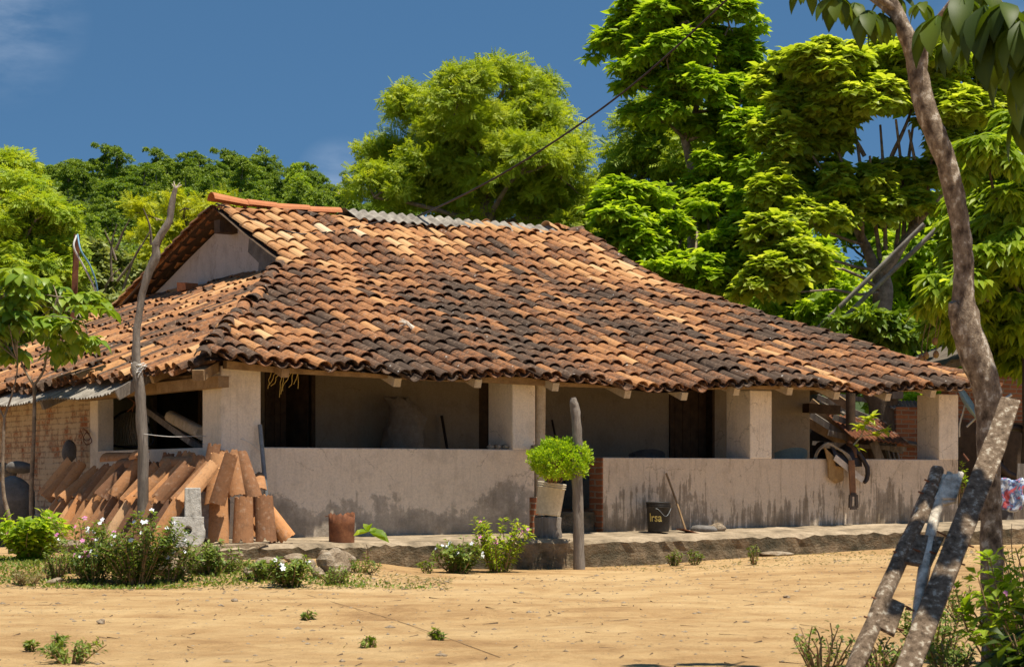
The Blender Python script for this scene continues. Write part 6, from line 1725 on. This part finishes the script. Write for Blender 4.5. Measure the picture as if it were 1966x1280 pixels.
# ------------------------------------------------------------------ saplings at the left
def sapling(label, pts, rad, forks, lobes, Y, n):
    t = thing('sapling', pts[0], label, 'sapling')
    m = MB(); tube(m, pts, rad, 7, .06, sub=4)
    for f, r in forks: tube(m, f, r, 6, .05, sub=3, cap=False)
    subs = subclumps(lobe_px(lobes, Y, .25), 7, 1.0)
    for c, r in subs[::3]: limb(m, (forks[rng.integers(0, len(forks))][0][-1] if forks else pts[-1]), c, .010, .004, .15, sides=5)
    m.build('trunk', MAT['bark_pale'], t)
    lf = MB(); whorls(lf, subs, n, .205, 'fine', per=6, droop=.75, width=1.35); lf.build('crown', MAT['leaf_sapling'], t)
Y = 20.3
b = gp(62, 1050); k = b[1]
sapling('slender sapling with broad drooping leaves standing before the brick wall', [b, at(60, 950, k), at(65, 830, k), at(66, 750, k), at(65, 738, k)], [.034, .030, .026, .024, .02],
        [([at(65, 740, k), at(50, 715, k), at(40, 690, k), at(35, 640, k)], [.02, .016, .014, .01]), ([at(65, 740, k), at(82, 715, k), at(88, 690, k), at(100, 620, k), at(110, 570, k)], [.02, .016, .014, .012, .008]), ([at(88, 690, k), at(130, 650, k), at(150, 600, k)], [.012, .010, .006])],
        [(120, 595, 55, 35), (170, 620, 40, 40), (90, 640, 50, 40), (140, 670, 50, 35), (60, 590, 40, 40), (180, 590, 25, 25), (110, 690, 40, 25), (90, 560, 35, 28)], k, 92)
b = gp(20, 1062); k = b[1]
sapling('thinner crooked sapling at the left edge with broad leaves', [b, at(18, 1000, k), at(6, 940, k), at(6, 860, k), at(8, 800, k)], [.030, .027, .023, .02, .016],
        [([at(8, 802, k), at(22, 760, k), at(32, 720, k), at(33, 690, k)], [.014, .011, .009, .006]), ([at(8, 802, k), at(-20, 750, k), at(-40, 680, k), at(-30, 600, k)], [.014, .012, .010, .006])],
        [(20, 540, 45, 30), (-20, 580, 50, 40), (30, 600, 40, 40), (10, 650, 45, 40), (-40, 650, 50, 50), (45, 540, 30, 25), (25, 690, 35, 20)], k, 84)

# ------------------------------------------------------------------ the big trunk and its leaves, front right
Y = 10.6
tp2 = [(1912, 1330), (1906, 1200), (1904, 1080), (1902, 980), (1898, 880), (1898, 800), (1893, 740), (1876, 690), (1856, 630), (1850, 570), (1850, 500), (1842, 420), (1822, 330), (1800, 270), (1777, 210), (1764, 150), (1752, 100), (1728, 40), (1700, -10), (1660, -80), (1630, -180)]
tr_ = [27, 23, 22, 21, 22, 24, 27, 30, 29, 21, 19, 19, 19.5, 21, 21, 20, 17, 15, 14, 12, 9]
b = at(1912, 1330, Y); b[2] = gz(b[0], Y)
bigt = thing('tree', b, 'curved blotchy trunk in the right foreground with hanging palmate leaves', 'tree')
m = MB(); tube(m, [np.array([b[0] + .01, Y, b[2] - .1])] + [at(x, y, Y) for x, y in tp2], [.085] + [r_ * Y / FPX for r_ in tr_], 14, .05, sub=4); bt_trunk = m.build('trunk', MAT['bark_patchy'], bigt)
m = MB(); tube(m, [at(1765, 150, Y), at(1772, 118, Y - .02), at(1775, 82, Y - .04)], [.035, .028, .02], 8, .06); m.build('branch_stub', MAT['bark_patchy'], bt_trunk)
m = MB(); tube(m, [at(1852, 640, Y), at(1832, 600, Y - .03), at(1828, 580, Y - .05)], [.06, .035, .02], 8, .08); m.build('branch_stub', MAT['bark_patchy'], bt_trunk)
m = MB(); 
for x0, y0, x1, y1, dy in ((1728, 40, 1580, -60, .1), (1752, 100, 1860, -40, -.3), (1720, 20, 1640, -30, -.2), (1860, -40, 1960, 60, -.4), (1630, -150, 1560, -40, .2), (1860, -60, 2000, -60, -.6), (1700, -10, 1800, -120, .4)):
    limb(m, at(x0, y0, Y), at(x1, y1, Y + dy), .022, .010, .1, sides=6)
m.build('branches', MAT['bark_patchy'], bigt)
lf = MB()
def palm(p, n_, size, spread=1.0, droop=1.0):
    az = rng.uniform(0, 6.28); D_ = []
    for j in range(n_):
        t = az + j * 2 * math.pi / n_; D_.append([math.cos(t) * spread, math.sin(t) * spread, -droop + rng.normal(0, .25)])
    D_ = np.array(D_); leaves(lf, np.array([p] * n_), D_, UP * .6 + D_ * np.array([1, 1, 0]) + rdir(n_) * .25, rng.uniform(.75, 1.2, n_) * size, 'fine', rng.uniform(.1, .9, n_), 1.15)
for px, py, sz, dr_, dy in ((1605, -8, .17, 1.0, .1), (1545, -30, .15, .9, .2), (1665, 20, .17, 1.1, -.1), (1690, 25, .16, 1.2, .0), (1640, 5, .15, 1, .3), (1715, -10, .14, .9, .3), (1770, 5, .13, .8, .2), (1800, 30, .22, 1.2, -.8), (1850, -10, .26, 1.3, -1.0), (1890, 10, .26, 1.3, -1.2), (1930, 5, .25, 1.2, -1.3), (1960, 40, .27, 1.4, -1.4), (1985, 120, .28, 1.5, -1.3), (1910, 60, .26, 1.5, -1.2),
                            (1975, 200, .26, 1.6, -1.0), (1945, 95, .24, 1.3, -.9), (1830, 70, .20, 1.5, -.6), (1870, -30, .22, 1.0, -.8), (1990, 10, .26, 1.1, -1.1), (1580, -70, .16, .8, .2), (1690, -60, .16, .8, .3), (2010, 60, .26, 1.2, -1.0)):
    palm(at(px, py, Y + dy), 7, sz, .8, dr_)
for i in range(42):                                     # the crown above the picture, which shades trunk and frame
    p = np.array([rng.uniform(2.7, 4.4), 9.7 + rng.normal(0, .7), 0]); p[2] = 3.55 + .25 * abs(p[0] - 2.4) * 0 + rng.uniform(.15, 1.7)
    if HY - FPX * (p[2] - .35 - HC) / p[1] > -5 : continue
    palm(p, 7, .23, 1.0, .6)
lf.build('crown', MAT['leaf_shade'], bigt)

# ------------------------------------------------------------------ leaning ladder of old planks
fb = gp(1690, 1330); fb = np.array([at(1690, 1400, 8.6)[0], 8.6, gz(1.5, 8.6)])
fm = thing('wooden_ladder', fb, 'old lichened ladder of planks with rusty nails leaning on the big trunk', 'ladder')
def fp(px, py):                                          # depth along the leaning ladder
    return at(px, py, 8.75 + (1400 - py) / 620.0 * 1.55)
m = MB(); beam(m, fp(1688, 1420), fp(1912, 850), .108, .05, up=np.array([-.2, -1, .3]), jit=.004); beam(m, fp(1905, 872), fp(1940, 770), .095, .045, up=np.array([-.2, -1, .3]), jit=.004); bev(m.build('thick_plank', MAT['wood_lichen'], fm), .008)
m = MB(); V0 = [fp(1596, 1385), fp(1655, 1250), fp(1720, 1090), fp(1770, 980), fp(1800, 902)]
tube(m, V0, [.040, .040, .039, .037, .033], 9, .09, sub=3); m.build('pole', MAT['wood_lichen'], fm)
m = MB(); tube(m, [fp(1756, 1222), fp(1768, 1130), fp(1790, 1010), fp(1812, 925)], [.022, .028, .027, .022], 8, .06, sub=3); m.build('thin_pole', MAT['wood_peeled'], fm)
def plate(name, quad, mat, th=.022):
    q = [fp(x, y) for x, y in quad]; n_ = nz(np.cross(q[1] - q[0], q[3] - q[0])); m = MB()
    V = q + [p + n_ * th for p in q]; m.add(np.array(V), [[3, 2, 1, 0], [4, 5, 6, 7], [0, 1, 5, 4], [1, 2, 6, 5], [2, 3, 7, 6], [3, 0, 4, 7]], False)
    return bev(m.build(name, MAT[mat], fm), .004)
plate('board', [(1792, 962), (1835, 962), (1850, 912), (1816, 916)], 'wood_peeled')
plate('board', [(1731, 1083), (1786, 1092), (1812, 1036), (1757, 1030)], 'wood_lichen')
plate('board', [(1676, 1203), (1716, 1224), (1737, 1165), (1700, 1148)], 'wood_lichen')
m = MB(); tube(m, [fp(1788, 964), fp(1812, 966), fp(1834, 961)], [.010, .014, .010], 6, .08); m.build('stick', MAT['wood_peeled'], fm)
for i in range(4):
    m = MB(); tube(m, [fp(1797 + i * 11, 960), fp(1812 + i * 11, 913 - (i % 2) * 4)], [.018, .016], 6, .12); m.build('slat', MAT['wood_peeled'], fm)
for x, y, dx, dy in ((1783, 925, -12, -5), (1770, 947, -11, -4), (1793, 930, -8, -2), (1720, 1060, -9, -3), (1680, 1148, -10, -4), (1664, 1184, -9, -3), (1808, 1025, -14, -7), (1853, 1045, 12, 4), (1838, 1080, 10, 3), (1868, 1000, 6, -3), (1755, 1054, 8, 3), (1790, 1060, -9, -3), (1742, 1165, -8, -4), (1728, 1207, -10, -3), (1853, 880, -8, -9), (1742, 1168, 9, 2)):
    m = MB(); p0 = fp(x - dx * .5, y - dy * .5) + np.array([0, -.03, 0]); p1 = fp(x + dx, y + dy) + np.array([0, -.05, 0]); tube(m, [p0, p1], [.0055, .0045], 6); m.build('nail', MAT['rust'], fm)

# leafy branch rising behind the saddle
YB = 33.4
q0 = at(1600, 960, YB); q0[2] = gz(q0[0], q0[1]); br = thing('leafy_branch', q0, 'young plant with bright leaves rising above the parapet behind the saddle', 'plant')
m = MB(); e = at(1652, 838, YB); f1 = at(1666, 806, YB); f2 = at(1700, 828, YB)
tube(m, [q0, at(1612, 895, YB), at(1632, 862, YB), e, f1], [.022, .017, .014, .010, .006], 6, sub=3); tube(m, [e, (e + f2) / 2, f2], [.008, .007, .004], 5); m.build('stem', MAT['wood_pale'], br)
lf = MB()
for p, n_ in ((f1, 10), (at(1650, 822, YB), 8), (f2, 9), (at(1684, 838, YB), 8), (at(1676, 800, YB), 8), (at(1640, 862, YB), 9), (at(1660, 815, YB), 7)):
    az = rng.uniform(0, 6); D_ = np.array([[math.cos(az + j * 6.28 / n_), math.sin(az + j * 6.28 / n_), .15 + rng.normal(0, .35)] for j in range(n_)])
    leaves(lf, np.array([p] * n_), D_, UP + rdir(n_) * .3, rng.uniform(.13, .22, n_), 'fine', rng.uniform(.4, 1, n_), 1.2)
lf.build('leaves', MAT['leaf_lit'], br)
q = H(A(1846, .1), .1, .3); bush('plant', 'small bright leafy plant beside the right end pillar', 'plant', np.array([q[0], q[1], .3]), (.10, .10, 1.12), 8, 160, 'leaf_basil', .06, low=.75)
